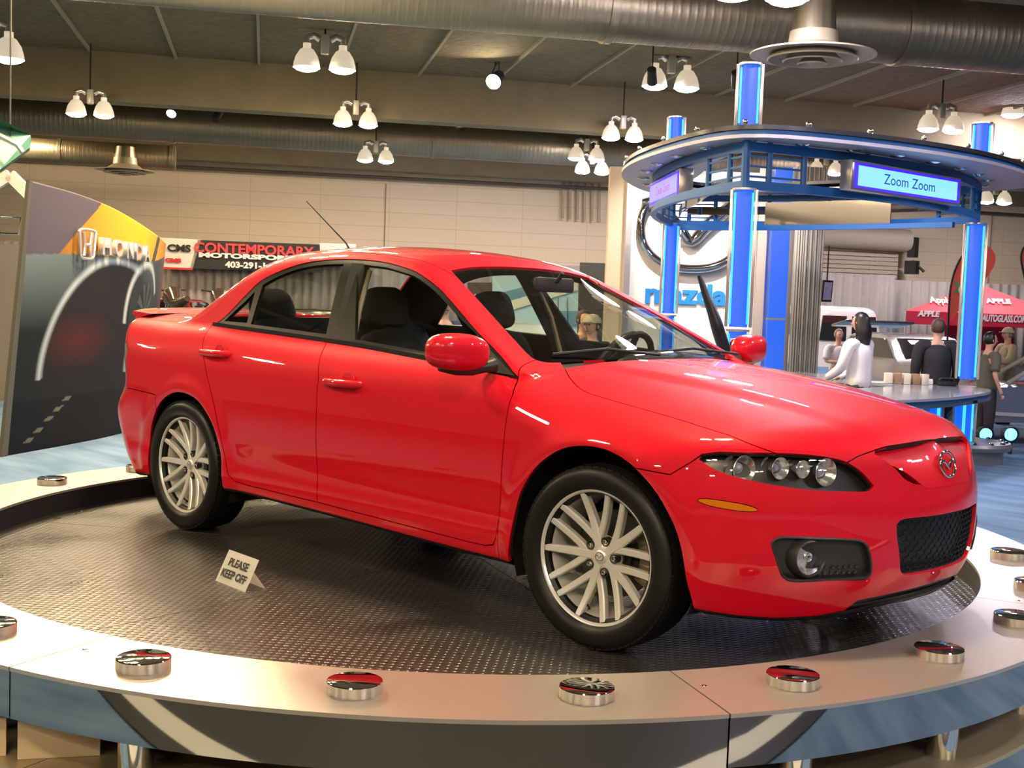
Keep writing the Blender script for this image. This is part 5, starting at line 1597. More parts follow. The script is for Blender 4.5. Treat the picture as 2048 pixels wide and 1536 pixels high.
# curved dark banner arm behind the far mirror
bm = bmesh.new()
cp = [at_d(X, Y, 11.0) for X, Y in ((1399, 551), (1412, 590), (1427, 630), (1440, 672), (1450, 705), (1458, 760), (1462, 860))]
cp.append(np.array([cp[-1][0], cp[-1][1], ZF]))
wp = catmull(cp, 6, closed=False, corner=80); nW = len(wp)
add_tube(bm, [V3(q) for q in wp], .05, 10, rs=[.022+.035*min(1, i/(nW*.35)) for i in range(nW)])
tag(obj('curved_stand', bm, mat('grey black stand', (.03, .03, .035), .25, metal=.5)), 'slim black curved stand rising behind the far wing mirror', 'stand')

# ================================================================ CURVED DISPLAY WALL ON THE LEFT
bp = [(12, 912, 62, 362), (117, 893, 150, 386), (190, 879, 215, 411), (234, 869, 262, 436), (262, 861, 296, 458), (285, 851, 318, 474), (297, 840, 332, 487)]
dw = thing('curved_display_wall', at_z(117, 893, ZF), 'tall curved printed display wall showing a dark car fender under an orange sky, with raised silver lettering', 'display wall')
base = [at_z(a, b, ZF) for a, b, _, _ in bp]
top = []
for (a, b, c, d), q in zip(bp, base):
    dep = (q-CAM) @ FW; top.append(at_d(c, d, dep+.12))
def bez(L, n):
    return catmull(L, n, closed=False, corner=170)
NB = 200; NVv = 180
def resample(L, n):
    P = catmull(L, 30, closed=False, corner=170); P = np.array(P); s = np.r_[0, np.cumsum(np.linalg.norm(np.diff(P, axis=0), axis=1))]; q = np.linspace(0, s[-1], n)
    return np.stack([np.interp(q, s, P[:, k]) for k in range(3)], 1)
Bs = resample(base, NB+1); Ts = resample(top, NB+1)
def artwork(u, v):
    """flat print: u 0..1 along the wall, v 0 bottom .. 1 top"""
    # measured sheet coordinates (x right, y down) of the print
    x = 40+u*290; y = 900-v*(900-(372+u*110))
    def arcd(cx, cy, rx, ry, w, t0=None, t1=None):
        q = math.hypot((x-cx)/rx, (y-cy)/ry); a = math.degrees(math.atan2(cy-y, x-cx))
        if t0 is not None and not (t0 <= a <= t1): return 0
        return max(0, 1-abs(q-1)/w)
    yb = 512+8*math.sin(u*3)
    if y < yb:
        xb = 165-(y-392)*.62
        if x < xb: c = (.085, .070, .085)
        elif 0 < x-(278-(y-446)*.30) < 15: c = (.07, .065, .05)
        else:
            k = 1-abs(x-235)/190; c = (.95*k+.05, .40*k+.02, .02)
        return c
    g_ = max(0.0, 1-(y-yb)/150)
    c = np.array([.008, .010, .010])+np.array([.12, .15, .145])*g_*max(0, 1-u*.8)
    # dark wheel arch cavity
    if math.hypot((x-185)/110, (y-760)/225) < 1 and x < 250: c = np.array([.012, .010, .010])+np.array([.05, .0, .0])*max(0, 1-math.hypot(x-125, y-690)/60)
    c = c+np.array([.34, .38, .37])*arcd(185, 760, 112, 232, .05, 80, 185)
    c = c+np.array([.50, .52, .48])*arcd(245, 660, 43, 135, .10, 60, 200)
    if math.hypot((x-240)/30, (y-640)/95) < 1: c = c*.4+np.array([.02, .025, .025])
    c = c+np.array([.30, .33, .30])*arcd(245, 765, 35, 120, .16, 60, 200)
    # printed wheel: rim ring, spokes and tread seen edge-on
    qx, qy = (x-247)/26, (y-640)/88; rr_ = math.hypot(qx, qy)
    if rr_ < .85:
        an_ = math.atan2(qy, qx); c = c*.6+np.array([.05, .055, .05])*(math.sin(an_*9) > .25)
    if rr_ < .18: c = np.array([.14, .14, .12])
    if 60 < x < 120 and 800 < y < 890 and abs((y-800)-(118-x)*1.5) < 7 and int(y/9) % 2: c = np.array([.20, .20, .14])
    if x > 295: c = c+np.array([.10, .035, .03])*(x-295)/35*(y < 720)
    if y > 800: c = c*.55
    if abs(x-250) < 6 and 735 < y < 770: c = np.array([.0, .30, .35])
    return tuple(c)
me = bpy.data.meshes.new('printed_panel'); vv = []; cc = []
for i in range(NB+1):
    for j in range(NVv+1):
        p = Bs[i]+(Ts[i]-Bs[i])*j/NVv; vv.append(p.tolist()); cc.append(artwork(i/NB, j/NVv))
ff = [(i*(NVv+1)+j, (i+1)*(NVv+1)+j, (i+1)*(NVv+1)+j+1, i*(NVv+1)+j+1) for i in range(NB) for j in range(NVv)]
me.from_pydata(vv, [], ff); me.polygons.foreach_set('use_smooth', [True]*len(me.polygons))
ca = me.color_attributes.new('print', 'FLOAT_COLOR', 'POINT')
ca.data.foreach_set('color', [q for c in cc for q in (*[float(z) for z in c], 1.0)])
pm = mat('printed panel', (.5, .5, .5), .6, spec=.15); nt = pm.node_tree; an = nt.nodes.new('ShaderNodeVertexColor'); an.layer_name = 'print'
nt.links.new(an.outputs[0], nt.nodes['Principled BSDF'].inputs['Base Color'])
me.materials.append(pm); o = bpy.data.objects.new('printed_panel', me); COL.objects.link(o); adopt(o, dw)
md = o.modifiers.new('t', 'SOLIDIFY'); md.thickness = .05; md.offset = -1
bm = bmesh.new()
e0 = Bs[0]-(Bs[1]-Bs[0])/np.linalg.norm(Bs[1]-Bs[0])*.10; e1 = Ts[0]-(Ts[1]-Ts[0])/np.linalg.norm(Ts[1]-Ts[0])*.06
back = FW*.35
for (A_, B_, C_, D_) in ((Bs[0], e0, e1, Ts[0]), (e0, e0+back, e1+back, e1)):
    add_plate(bm, (A_, B_, C_, D_), .02)
obj('end_post', bm, mat('olive edge', (.075, .068, .045), .5), dw, smooth=False)
# raised emblem and lettering
def wall_pt(X, Y):
    """point on the curved wall seen at X, Y"""
    v = ray(X, Y); best = None
    for i in range(NB):
        for (a, b, c) in ((Bs[i], Bs[i+1], Ts[i]), (Bs[i+1], Ts[i+1], Ts[i])):
            n = np.cross(b-a, c-a); den = n @ v
            if abs(den) < 1e-9: continue
            t = n @ (a-CAM)/den; p = CAM+v*t
            # barycentric
            v0, v1, v2 = b-a, c-a, p-a; d00, d01, d11, d20, d21 = v0@v0, v0@v1, v1@v1, v2@v0, v2@v1
            dd = d00*d11-d01*d01; q1 = (d11*d20-d01*d21)/dd; q2 = (d00*d21-d01*d20)/dd
            if q1 > -.001 and q2 > -.001 and q1+q2 < 1.002: return p, i
    return None, None
lm = mat('silver letters', (.78, .74, .68), .25, metal=.7)
def wall_text(body, X, Y, size, width):
    p, i = wall_pt(X, Y); ex = (Bs[i+1]-Bs[i]); ex = ex/np.linalg.norm(ex)
    n = np.cross(ex, (0, 0, 1)); n = n if n @ (CAM-p) > 0 else -n
    text_obj('lettering', body, size, frame(p+n*.06, ex, (0, 0, 1), n), lm, dw, depth=.03, bold=.006, width=width)
for ch, X, Y in zip('HONDA', (201, 226, 248, 266, 282), (494, 498, 502, 505, 509)):
    wall_text(ch, X, Y, .28, .20)
p, i = wall_pt(164, 489); ex = (Bs[i+1]-Bs[i]); ex = ex/np.linalg.norm(ex); n = np.cross(ex, (0, 0, 1)); n = n if n @ (CAM-p) > 0 else -n
T = frame(p+n*.07, ex, (0, 0, 1), n)
bm = bmesh.new()
fr = [(-.17, .15), (-.13, -.13), (-.08, -.16), (.08, -.16), (.13, -.13), (.17, .15), (.12, .17), (-.12, .17)]
add_tube(bm, [T @ V3(q) for q in catmull([(u, v, 0) for u, v in fr], 6)], .018, 8, closed=True)
for s in (-1, 1): add_tube(bm, [T @ Vector((s*.085, .14, 0)), T @ Vector((s*.055, 0, 0)), T @ Vector((s*.07, -.13, 0))], .022, 8)
add_tube(bm, [T @ Vector((-.055, 0, 0)), T @ Vector((.055, 0, 0))], .02, 8)
obj('framed_emblem', bm, lm, dw)

# left edge: grey partition, hanging green sign corner, white frame
vbox('grey_partition', -80, 40, ZF, 1.75, 19.5, .1, mat('grey partition', (.18, .16, .13), .7), None, 'plain grey partition at the left edge behind the curved display wall', 'partition')
t = thing('hanging_banner', at_d(15, 290, 15), 'corner of a green hanging banner box at the top left edge', 'banner')
bm = bmesh.new(); P = [at_d(-120, 215, 15), at_d(-5, 240, 15), at_d(62, 275, 15.5), at_d(60, 300, 15.5), at_d(0, 345, 15), at_d(-120, 330, 15)]
add_plate(bm, P, .25); obj('green_panel', bm, mat('green panel', (.05, .16, .11), .5), t, smooth=False)
bm = bmesh.new(); add_tube(bm, [at_d(X, Y, 14.8) for X, Y in ((-60, 262), (0, 272), (35, 290), (46, 305))], .035, 8); obj('pale_tube', bm, silver, t)
bm = bmesh.new(); add_tube(bm, [at_d(20, 275, 15.1), np.array([*at_d(20, 275, 15.1)[:2], CEIL])], .012, 6); obj('hanger', bm, darkm, t)
t = thing('gable_stand', at_d(20, 400, 24), 'pale angled gable of a stand behind the top left of the curved display wall', 'frame')
bm = bmesh.new(); wfm = mat('pale frame', (.62, .56, .50), .6)
for a, b in (((-60, 400), (20, 350)), ((20, 350), (70, 400))): add_tube(bm, [at_d(*a, 24), at_d(*b, 24)], 0, sq=(.12, .22))
obj('rafter', bm, wfm, t); bm = bmesh.new()
for X in (-60, 70): 
    q = at_d(X, 400, 24); add_cyl(bm, q, (q[0], q[1], ZF), .05, n=8)
obj('leg', bm, wfm, t)
q = at_d(20, 452, 19.3); t = thing('chrome_emblem', q, 'small chrome framed emblem on top of the grey partition at the left edge', 'emblem')
T = frame(q, RT, (0, 0, 1), -FW); bm = bmesh.new(); add_tube(bm, [T @ Vector(p) for p in ((-.2, .13, 0), (-.16, -.12, 0), (.13, -.12, 0), (.17, .13, 0))], .02, 8, closed=True); obj('frame', bm, chrome, t)

# ================================================================ BANNERS ON THE BACK WALL
def wall_quad(name, P, m, b, label, cat, group=None, par=None, th=.03):
    bm = bmesh.new(); add_plate(bm, [at_b(X, Y, b) for X, Y in P][::-1], th)
    o = obj(name, bm, m, par, smooth=False)
    if par is None: tag(o, label, cat, group)
    return o
BB = 40.6
t = thing('white_banner', at_b(350, 505, BB), 'white banner with small dark letters just right of the curved display wall', 'banner')
wall_quad('cloth', [(300, 474), (402, 479), (386, 536), (300, 533)], mat('banner white', (.80, .74, .64), .7), BB, '', '', par=t)
wall_quad('red_line', [(300, 533), (386, 536), (385, 540), (300, 537)], mat('banner red', (.6, .03, .03), .7), BB-.03, '', '', par=t)
def btext(body, X, Y, size, m, par, width, b=BB-.04, rot=0.0):
    p = at_b(X, Y, b); text_obj('lettering', body, size, frame(p, EW, (0, 0, 1), -EN), m, par, depth=.01, bold=.012, width=width)
btext('CMS', 358, 497, .30, inkm, t, .72); btext('CMS', 346, 521, .16, mat('banner red', (.6, .03, .03), .7), t, .5)
t = thing('black_banner', at_b(500, 510, BB), 'black banner with large red lettering and white lines behind the car roof', 'banner')
wall_quad('cloth', [(396, 480), (640, 489), (640, 545), (379, 537)], mat('banner black', (.02, .018, .015), .6), BB, '', '', par=t)
btext('CONTEMPORARY', 508, 500, .42, mat('banner red letters', (.80, .05, .05), .6, emit=(.8, .05, .05), estr=.1), t, 3.75)
btext('MOTORSPORTS', 500, 514, .20, mat('banner white letters', (.8, .78, .72), .6), t, 3.2)
btext('403-291-1', 492, 531, .26, MATS['banner white letters'], t, 1.25)
t = thing('pale_banner', at_b(670, 495, BB), 'pale banner partly hidden by the car roof, right of the black banner', 'banner')
wall_quad('cloth', [(638, 486), (712, 488), (712, 530), (638, 530)], mat('banner white', (.80, .74, .64), .7), BB, '', '', par=t)

# ================================================================ RED TENT AND FLAGS
tentm = mat('red tent cloth', (.72, .02, .03), .6); tentd = mat('red valance', (.42, .008, .03), .6)
DT = 28.5
t = thing('red_tent', at_d(1980, 700, DT)*np.array([1, 1, 0])+np.array([0, 0, ZF]), 'red pop-up tent with a peaked roof and white lettering behind the right lit pillar', 'tent')
apex = at_d(1960, 568, DT+1.4); f0 = at_d(1812, 620, DT); f1 = at_d(2125, 634, DT); b1 = at_d(2115, 634, DT+3); b0 = at_d(1822, 620, DT+3)
f0[2] = f1[2] = b0[2] = b1[2] = (f0[2]+f1[2])/2
bm = bmesh.new(); vs = [bm.verts.new(V3(p)) for p in (f0, f1, b1, b0)]; va = bm.verts.new(V3(apex))
for i in range(4): bm.faces.new((vs[i], vs[(i+1) % 4], va))
o = obj('roof', bm, tentm, t, smooth=False); md = o.modifiers.new('t', 'SOLIDIFY'); md.thickness = .02
bm = bmesh.new()
for a, b in ((f0, f1), (f1, b1), (b1, b0), (b0, f0)): add_plate(bm, (a, b, b-np.array([0, 0, .30]), a-np.array([0, 0, .30])), .015)
obj('valance', bm, tentd, t, smooth=False)
for q in (f0, f1, b0, b1): bm = bmesh.new(); add_cyl(bm, q, (q[0], q[1], ZF), .025, n=8); obj('leg', bm, silver, t)
whl = mat('white lettering', (.85, .82, .75), .5)
exT = (f1-f0)/np.linalg.norm(f1-f0); upT = apex-(f0+f1)/2; upT = upT-exT*(upT@exT); upT /= np.linalg.norm(upT); nT = np.cross(exT, upT); nT = nT if nT@(CAM-f0) > 0 else -nT
def tent_text(body, X, Y, size, width, sh=.25, ex=exT, up=upT, n=nT):
    v = ray(X, Y); tt_ = n@(f0-CAM)/(n@v); p = CAM+v*tt_+n*.03
    text_obj('lettering', body, size, frame(p, ex, up, n), whl, t, depth=.004, shear=sh, bold=.014, width=width)
tent_text('Apple', 1880, 603, .42, .55); tent_text('APPLE', 1995, 605, .34, .62)
pv = at_d(2008, 638, DT-.03); text_obj('lettering', 'AUTOGLASS.COM', .22, frame(pv, exT, (0, 0, 1), -FW), mat('pale lettering', (.72, .62, .55), .5), t, depth=.004, shear=.2, bold=.008, width=1.02)
pv = at_d(1857, 628, DT-.03); text_obj('lettering', 'APPLE', .18, frame(pv, exT, (0, 0, 1), -FW), MATS['pale lettering'], t, depth=.004, shear=.2, bold=.008, width=.52)
a_, b_ = at_d(1890, 650, DT+3.1), at_d(2030, 650, DT+3.1)
bm = bmesh.new(); add_plate(bm, (a_, b_, np.array([b_[0], b_[1], ZF]), np.array([a_[0], a_[1], ZF])), .02); obj('back_wall', bm, mat('magenta red cloth', (.62, .01, .06), .6), t, smooth=False)
flagm = mat('orange red flag', (.80, .10, .06), .6)
def flag(pts, pole, d, label, deco=False):
    t = thing('feather_flag', np.array([*at_d(*pole[-1], d)[:2], ZF]), label, 'flag', 'teardrop flags by the tent')
    P = catmull([at_d(X, Y, d) for X, Y in pts], 8, closed=True, corner=70)
    bm = bmesh.new(); add_plate(bm, P, .012); obj('cloth', bm, flagm, t, smooth=False)
    bm = bmesh.new(); q = [at_d(X, Y, d-.02) for X, Y in pole]; q.append(np.array([q[-1][0], q[-1][1], ZF]))
    add_tube(bm, [V3(x) for x in catmull(q, 8, closed=False, corner=100)], .018, 8); obj('pole', bm, blackm, t)
    if deco:
        for (X, Y, r, m) in ((1926, 580, .085, whl),):
            c = at_d(X, Y, d-.04); bm = bmesh.new(); add_lathe(bm, [(0, .01), (r, .006), (r, 0), (0, 0)], frame(c, RT, (0, 0, 1), -FW), 20); obj('apple_disc', bm, m, t)
        grn = mat('leaf green', (.06, .28, .10), .6)
        for (X, Y, s, a) in ((1914, 569, .07, 2.0), (1913, 582, .06, .6), (1930, 550, .10, 1.2), (1935, 538, .08, 1.6)):
            c = at_d(X, Y, d-.04); T = frame(c, RT, (0, 0, 1), -FW) @ Matrix.Rotation(a, 4, 'Z')
            bm = bmesh.new(); add_prism(bm, [(s*math.cos(k)*1.0, s*.45*math.sin(k)) for k in np.linspace(0, 2*PI, 13)[:-1]], 0, .006, T); obj('leaf', bm, grn, t)
flag([(1897, 648), (1898, 610), (1902, 570), (1912, 535), (1928, 508), (1950, 493), (1974, 492), (1988, 506), (1990, 525), (1980, 545), (1965, 565), (1930, 605)], [(1975, 492), (1950, 493), (1928, 508), (1912, 535), (1902, 570), (1898, 610), (1896, 660)], 22.0, 'orange-red teardrop flag with an apple emblem, half hidden by the right lit pillar', True)
flag([(2062, 660), (2050, 560), (2042, 530), (2042, 510), (2050, 492), (2075, 485), (2100, 520), (2090, 580)], [(2075, 485), (2050, 492), (2042, 515), (2050, 560), (2062, 660)], 22.5, 'orange-red teardrop flag cut by the right edge of the picture')

# ================================================================ BACKGROUND VEHICLES
tyrem = mat('tyre rubber', (.014, .013, .012), .42)
winm = mat('dark window', (.015, .017, .018), .06, coat=1.0)
def bg_car(loc, rz, label, body, L, Wd, Hh, kind='hatch'):
    """small car built along +x (front), centred on loc, resting on z"""
    t = thing('parked_car', loc, label, 'car')
    t.rotation_euler = (0, 0, rz)
    T0 = pmat(t)
    if kind == 'van': prof = [(-.5, .22), (-.5, .55), (-.495, .93), (-.46, 1.0), (.30, 1.0), (.36, .97), (.44, .62), (.49, .55), (.5, .40), (.5, .20)]
    elif kind == 'open': prof = [(-.5, .30), (-.50, .58), (-.47, .68), (-.25, .70), (-.20, .70), (.12, .68), (.14, .68), (.40, .60), (.48, .50), (.5, .36), (.5, .22)]
    else: prof = [(-.5, .25), (-.5, .60), (-.49, .66), (-.42, .94), (-.38, .985), (-.05, 1.0), (.08, .96), (.26, .68), (.44, .60), (.49, .50), (.5, .36), (.5, .22)]
    P = catmull([(x*L, 0, z*Hh) for x, z in prof], 6, closed=False, corner=120)
    P = [(p[0], p[2]) for p in P]
    bm = bmesh.new(); NS = 12; rows = []
    for i in range(NS+1):
        s = -1+2*i/NS; row = []
        for x, z in P:
            zz = z/Hh; tuck = 1-.20*max(0, (zz-.66)/.34)**1.0
            edge = abs(s)**6
            row.append(bm.verts.new(T0 @ Vector((x*(1-.03*edge), s*Wd/2*tuck*(1-.04*(abs(x)/L*2)**4), z-(.03*Hh*edge if zz > .3 else 0)))))
        rows.append(row)
    for i in range(NS):
        for k in range(len(P)-1): bm.faces.new((rows[i][k], rows[i+1][k], rows[i+1][k+1], rows[i][k+1]))
    bm.faces.new(rows[0]); bm.faces.new(rows[-1][::-1])
    bm.faces.new([r[0] for r in rows][::-1]+[r[-1] for r in rows])
    obj('body', bm, body, t, angle=35)
    for sx in (-.30, .31):
        for sy in (-1, 1):
            T = T0 @ Matrix.Translation((sx*L, sy*(Wd/2-.09), .31)) @ Matrix.Rotation(-sy*PI/2, 4, 'X')
            bm = bmesh.new(); add_lathe(bm, [(0, .02), (.2, .03), (.22, .09), (.30, .105), (.315, .08), (.315, -.08), (0, -.08)], T, 28); w = obj('wheel', bm, tyrem, t)
            bm = bmesh.new(); add_lathe(bm, [(0, .05), (.05, .045), (.19, .032), (.21, .095), (.2, .03), (0, .02)], T, 20); obj('rim', bm, alloy, w)
    y1 = Wd/2*.80
    def pane(pts, name='window', m=winm):
        bm = bmesh.new(); add_plate(bm, [T0 @ Vector(p) for p in pts], .012); return obj(name, bm, m, t, smooth=False)
    if kind == 'hatch':
        pane([(-.492*L, y1*.98, .68*Hh), (-.492*L, -y1*.98, .68*Hh), (-.428*L, -y1*.86, .93*Hh), (-.428*L, y1*.86, .93*Hh)], 'rear_window')
        for s in (-1, 1):
            pane([(-.40*L, s*Wd*.485, .68*Hh), (.20*L, s*Wd*.485, .68*Hh), (.04*L, s*Wd*.425, .93*Hh), (-.36*L, s*Wd*.425, .93*Hh)][::s])
            pane([(-.505*L, s*Wd*.40, .50*Hh), (-.505*L, s*Wd*.48, .50*Hh), (-.505*L, s*Wd*.48, .62*Hh), (-.505*L, s*Wd*.40, .62*Hh)], 'tail_lamp', redlens)
        if body is not silverc: return t
        pane([(.245*L, -y1*.98, .705*Hh), (.245*L, y1*.98, .705*Hh), (.095*L, y1*.86, .945*Hh), (.095*L, -y1*.86, .945*Hh)], 'windscreen')
        for s in (-1, 1): pane([(.47*L, s*Wd*.30, .53*Hh), (.46*L, s*Wd*.46, .53*Hh), (.445*L, s*Wd*.46, .60*Hh), (.455*L, s*Wd*.30, .60*Hh)], 'headlamp', chrome)
        bm = bmesh.new(); T = T0 @ Matrix.Translation((-.52*L, 0, 1.10*Hh)) @ Matrix.Rotation(math.radians(-8), 4, 'Y'); add_box(bm, (0, 0, 0), (.85, Wd*.88, .05), T, bevel=.015)
        obj('raised_tailgate', bm, mat('dark spoiler', (.05, .05, .06), .2, coat=1), t)
        bm = bmesh.new(); add_box(bm, (-.505*L, 0, .40*Hh), (.02, .45, .12), T0); obj('number_plate', bm, whl, t)
    if kind == 'van':
        for s in (-1, 1):
            pane([(.05*L, s*Wd*.47, .60*Hh), (.32*L, s*Wd*.47, .60*Hh), (.26*L, s*Wd*.425, .88*Hh), (.05*L, s*Wd*.425, .88*Hh)])
            pane([(-.44*L, s*Wd*.47, .60*Hh), (-.02*L, s*Wd*.47, .60*Hh), (-.02*L, s*Wd*.425, .88*Hh), (-.44*L, s*Wd*.425, .88*Hh)])
        for s in (-1, 1): pane([(-.503*L, s*.04*Wd, .56*Hh), (-.503*L, s*.42*Wd, .56*Hh), (-.500*L, s*.38*Wd, .88*Hh), (-.500*L, s*.04*Wd, .88*Hh)], 'rear_window')
    if kind == 'open':
        bm = bmesh.new(); add_tube(bm, [T0 @ Vector(p) for p in ((.16*L, Wd*.44, .68*Hh), (.02*L, Wd*.36, 1.0*Hh), (.02*L, -Wd*.36, 1.0*Hh), (.16*L, -Wd*.44, .68*Hh))], .035, 8); obj('windscreen_frame', bm, silver, t)
        pane([(.155*L, Wd*.42, .69*Hh), (.155*L, -Wd*.42, .69*Hh), (.025*L, -Wd*.35, .98*Hh), (.025*L, Wd*.35, .98*Hh)], 'windscreen', car_glass)
        for s in (-1, 1):
            bm = bmesh.new(); rounded_slab(bm, T0 @ Matrix.Translation((-.12*L, s*.35, .72*Hh)), .45, .5, .12); obj('seat', bm, seatm, t)
        bm = bmesh.new()
        for s in (-1, 1): add_tube(bm, [T0 @ Vector((-.30*L, s*Wd*.485, .34*Hh)), T0 @ Vector((.22*L, s*Wd*.49, .34*Hh))], 0, sq=(.03, .05))
        obj('sill_strip', bm, silver, t)
    return t
silverc = mat('silver car paint', (.52, .49, .44), .25, metal=.6, coat=1)
greyc = mat('grey blue car paint', (.16, .17, .22), .2, metal=.6, coat=1)
whitec = mat('white car paint', (.80, .74, .66), .3, coat=1)
greenw = mat('pale green car paint', (.62, .70, .60), .3, coat=1)
def floor_at(X, d): 
    p = at_d(X, 600, d); return np.array([p[0], p[1], ZF])
def yaw_view(deg):      # 0: nose away from the camera
    return math.atan2(FW[1], FW[0])+math.radians(deg)
bg_car(floor_at(1838, 24.5), yaw_view(187), 'silver hatchback facing the camera with its tailgate raised, behind the counter', silverc, 4.2, 1.72, 1.45)
bg_car(floor_at(2105, 18.8), yaw_view(78), 'grey blue convertible at the right edge behind the blue floor lights', greyc, 4.3, 1.75, 1.32, 'open')
bg_car(floor_at(1615, 33.5), yaw_view(12), 'white van behind the seated man', whitec, 4.9, 1.9, 1.95, 'van')
bg_car(floor_at(1035, 23.5), yaw_view(200), 'pale car seen through the red car between the seats', greenw, 4.3, 1.72, 1.42)
bg_car(floor_at(560, 31.5), yaw_view(100), 'dark car seen through the rear side window of the red car', mat('dark car paint', (.03, .035, .03), .2, coat=1), 4.4, 1.75, 1.42)
bg_car(floor_at(285, 37), yaw_view(80), 'dark red car behind the red car tail by the curved display wall', mat('dark red paint', (.25, .015, .02), .25, coat=1), 4.2, 1.75, 1.5)

# blue and white backdrop seen through the red car
t = thing('printed_backdrop', floor_at(1065, 31), 'pale blue and white printed backdrop seen through the far windows of the red car', 'backdrop')
def quad_d(name, P, d, m, par, th=.03):
    bm = bmesh.new(); add_plate(bm, [at_d(X, Y, d) for X, Y in P][::-1], th); return obj(name, bm, m, par, smooth=False)
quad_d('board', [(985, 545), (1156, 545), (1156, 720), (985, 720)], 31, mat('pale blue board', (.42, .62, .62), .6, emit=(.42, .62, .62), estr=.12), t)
quad_d('blue_band', [(985, 590), (1156, 545), (1156, 562), (985, 612)], 30.95, mat('steel blue print', (.12, .28, .36), .6), t)
quad_d('white_band', [(985, 612), (1156, 562), (1156, 580), (985, 632)], 30.94, mat('cream print', (.72, .74, .55), .6), t)
quad_d('blue_water', [(1090, 622), (1156, 622), (1156, 650), (1090, 650)], 30.93, MATS['steel blue print'], t)
for X in (1097, 1116, 1135): quad_d('mullion', [(X, 595), (X+1.5, 595), (X+1.5, 650), (X, 650)], 30.9, darkm, t)
t = thing('brown_board', floor_at(955, 29), 'dark brown board with pale letters seen through the red car window', 'board')
quad_d('board', [(935, 565), (984, 565), (984, 640), (935, 640)], 29, mat('brown board', (.06, .04, .03), .6), t)
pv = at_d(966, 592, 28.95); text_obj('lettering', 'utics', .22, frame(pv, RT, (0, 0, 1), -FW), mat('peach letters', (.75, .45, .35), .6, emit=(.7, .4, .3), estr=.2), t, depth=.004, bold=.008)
vbox('dark_booth', 1158, 1212, ZF, 2.0, 27, .2, mat('dark booth', (.05, .045, .035), .6), None, 'dark booth wall behind the two men seen through the windshield', 'booth')

# motorcycles left of the car roof
def bike(loc, rz, label):
    t = thing('motorcycle', loc, label, 'motorcycle', 'dark motorcycles under the banners', rz)
    T0 = pmat(t)
    for x in (-.7, .7):
        bm = bmesh.new(); T = T0 @ Matrix.Translation((x, 0, .32)) @ Matrix.Rotation(PI/2, 4, 'X'); add_lathe(bm, [(.23, -.05), (.31, -.05), (.33, 0), (.31, .05), (.23, .05)], T, 24, closed=True); add_lathe(bm, [(0, .03), (.24, .01), (.24, -.01), (0, -.03)], T, 8); obj('wheel', bm, tyrem, t)
    bm = bmesh.new(); add_tube(bm, [T0 @ Vector(p) for p in ((-.85, 0, .95), (-.45, 0, .85), (-.1, 0, .82), (.15, 0, 1.0), (.42, 0, .98), (.55, 0, .85))], .14, 12, rs=[.06, .13, .14, .20, .16, .08]); obj('tank_and_seat', bm, mat('dark bike paint', (.05, .03, .02), .25, coat=1), t)
    bm = bmesh.new(); add_box(bm, (0, 0, .48), (.5, .3, .42), T0, bevel=.06); obj('engine', bm, darkm, t)
    bm = bmesh.new(); add_tube(bm, [T0 @ Vector(p) for p in ((.72, 0, .32), (.5, 0, 1.05))], .035, 8); add_tube(bm, [T0 @ Vector(p) for p in ((.42, -.36, 1.12), (.5, 0, 1.08), (.42, .36, 1.12))], .018, 8); obj('fork', bm, chrome, t)
    return t
riser = thing('display_riser', floor_at(395, 26.8), 'low dark display riser carrying the motorcycles', 'riser')
bm = bmesh.new(); q = floor_at(395, 26.8); add_box(bm, (0, 0, .34), (4.6, 2.6, .68), frame(q, RT, FW, (0, 0, 1)), bevel=.02); obj('deck', bm, darkm, riser)
up_ = np.array([0, 0, .68])
bike(floor_at(350, 25.9)+up_, 2.9, 'dark motorcycle nearest the curved display wall'); bike(floor_at(440, 27.4)+up_, 2.7, 'dark motorcycle beside the rear pillar of the red car')

# ================================================================ PEOPLE
skinm = mat('skin', (.62, .33, .22), .5)
def skin_mesh(name, nodes, edges, m, parent, sub=1):
    me = bpy.data.meshes.new(name); me.from_pydata([n[0] for n in nodes], edges, [])
    o = bpy.data.objects.new(name, me); COL.objects.link(o)
    sk = o.modifiers.new('skin', 'SKIN'); sk.use_smooth_shade = True
    for i, n in enumerate(nodes):
        r = n[1]; me.skin_vertices[0].data[i].radius = (r, r) if not isinstance(r, tuple) else r
    me.skin_vertices[0].data[0].use_root = True
    sb = o.modifiers.new('s', 'SUBSURF'); sb.levels = sub; sb.render_levels = sub
    dg = bpy.context.evaluated_depsgraph_get(); m2 = bpy.data.meshes.new_from_object(o.evaluated_get(dg))
    bpy.data.objects.remove(o, do_unlink=True)
    m2.materials.clear(); m2.materials.append(m)
    for f in m2.polygons: f.use_smooth = True
    return m2
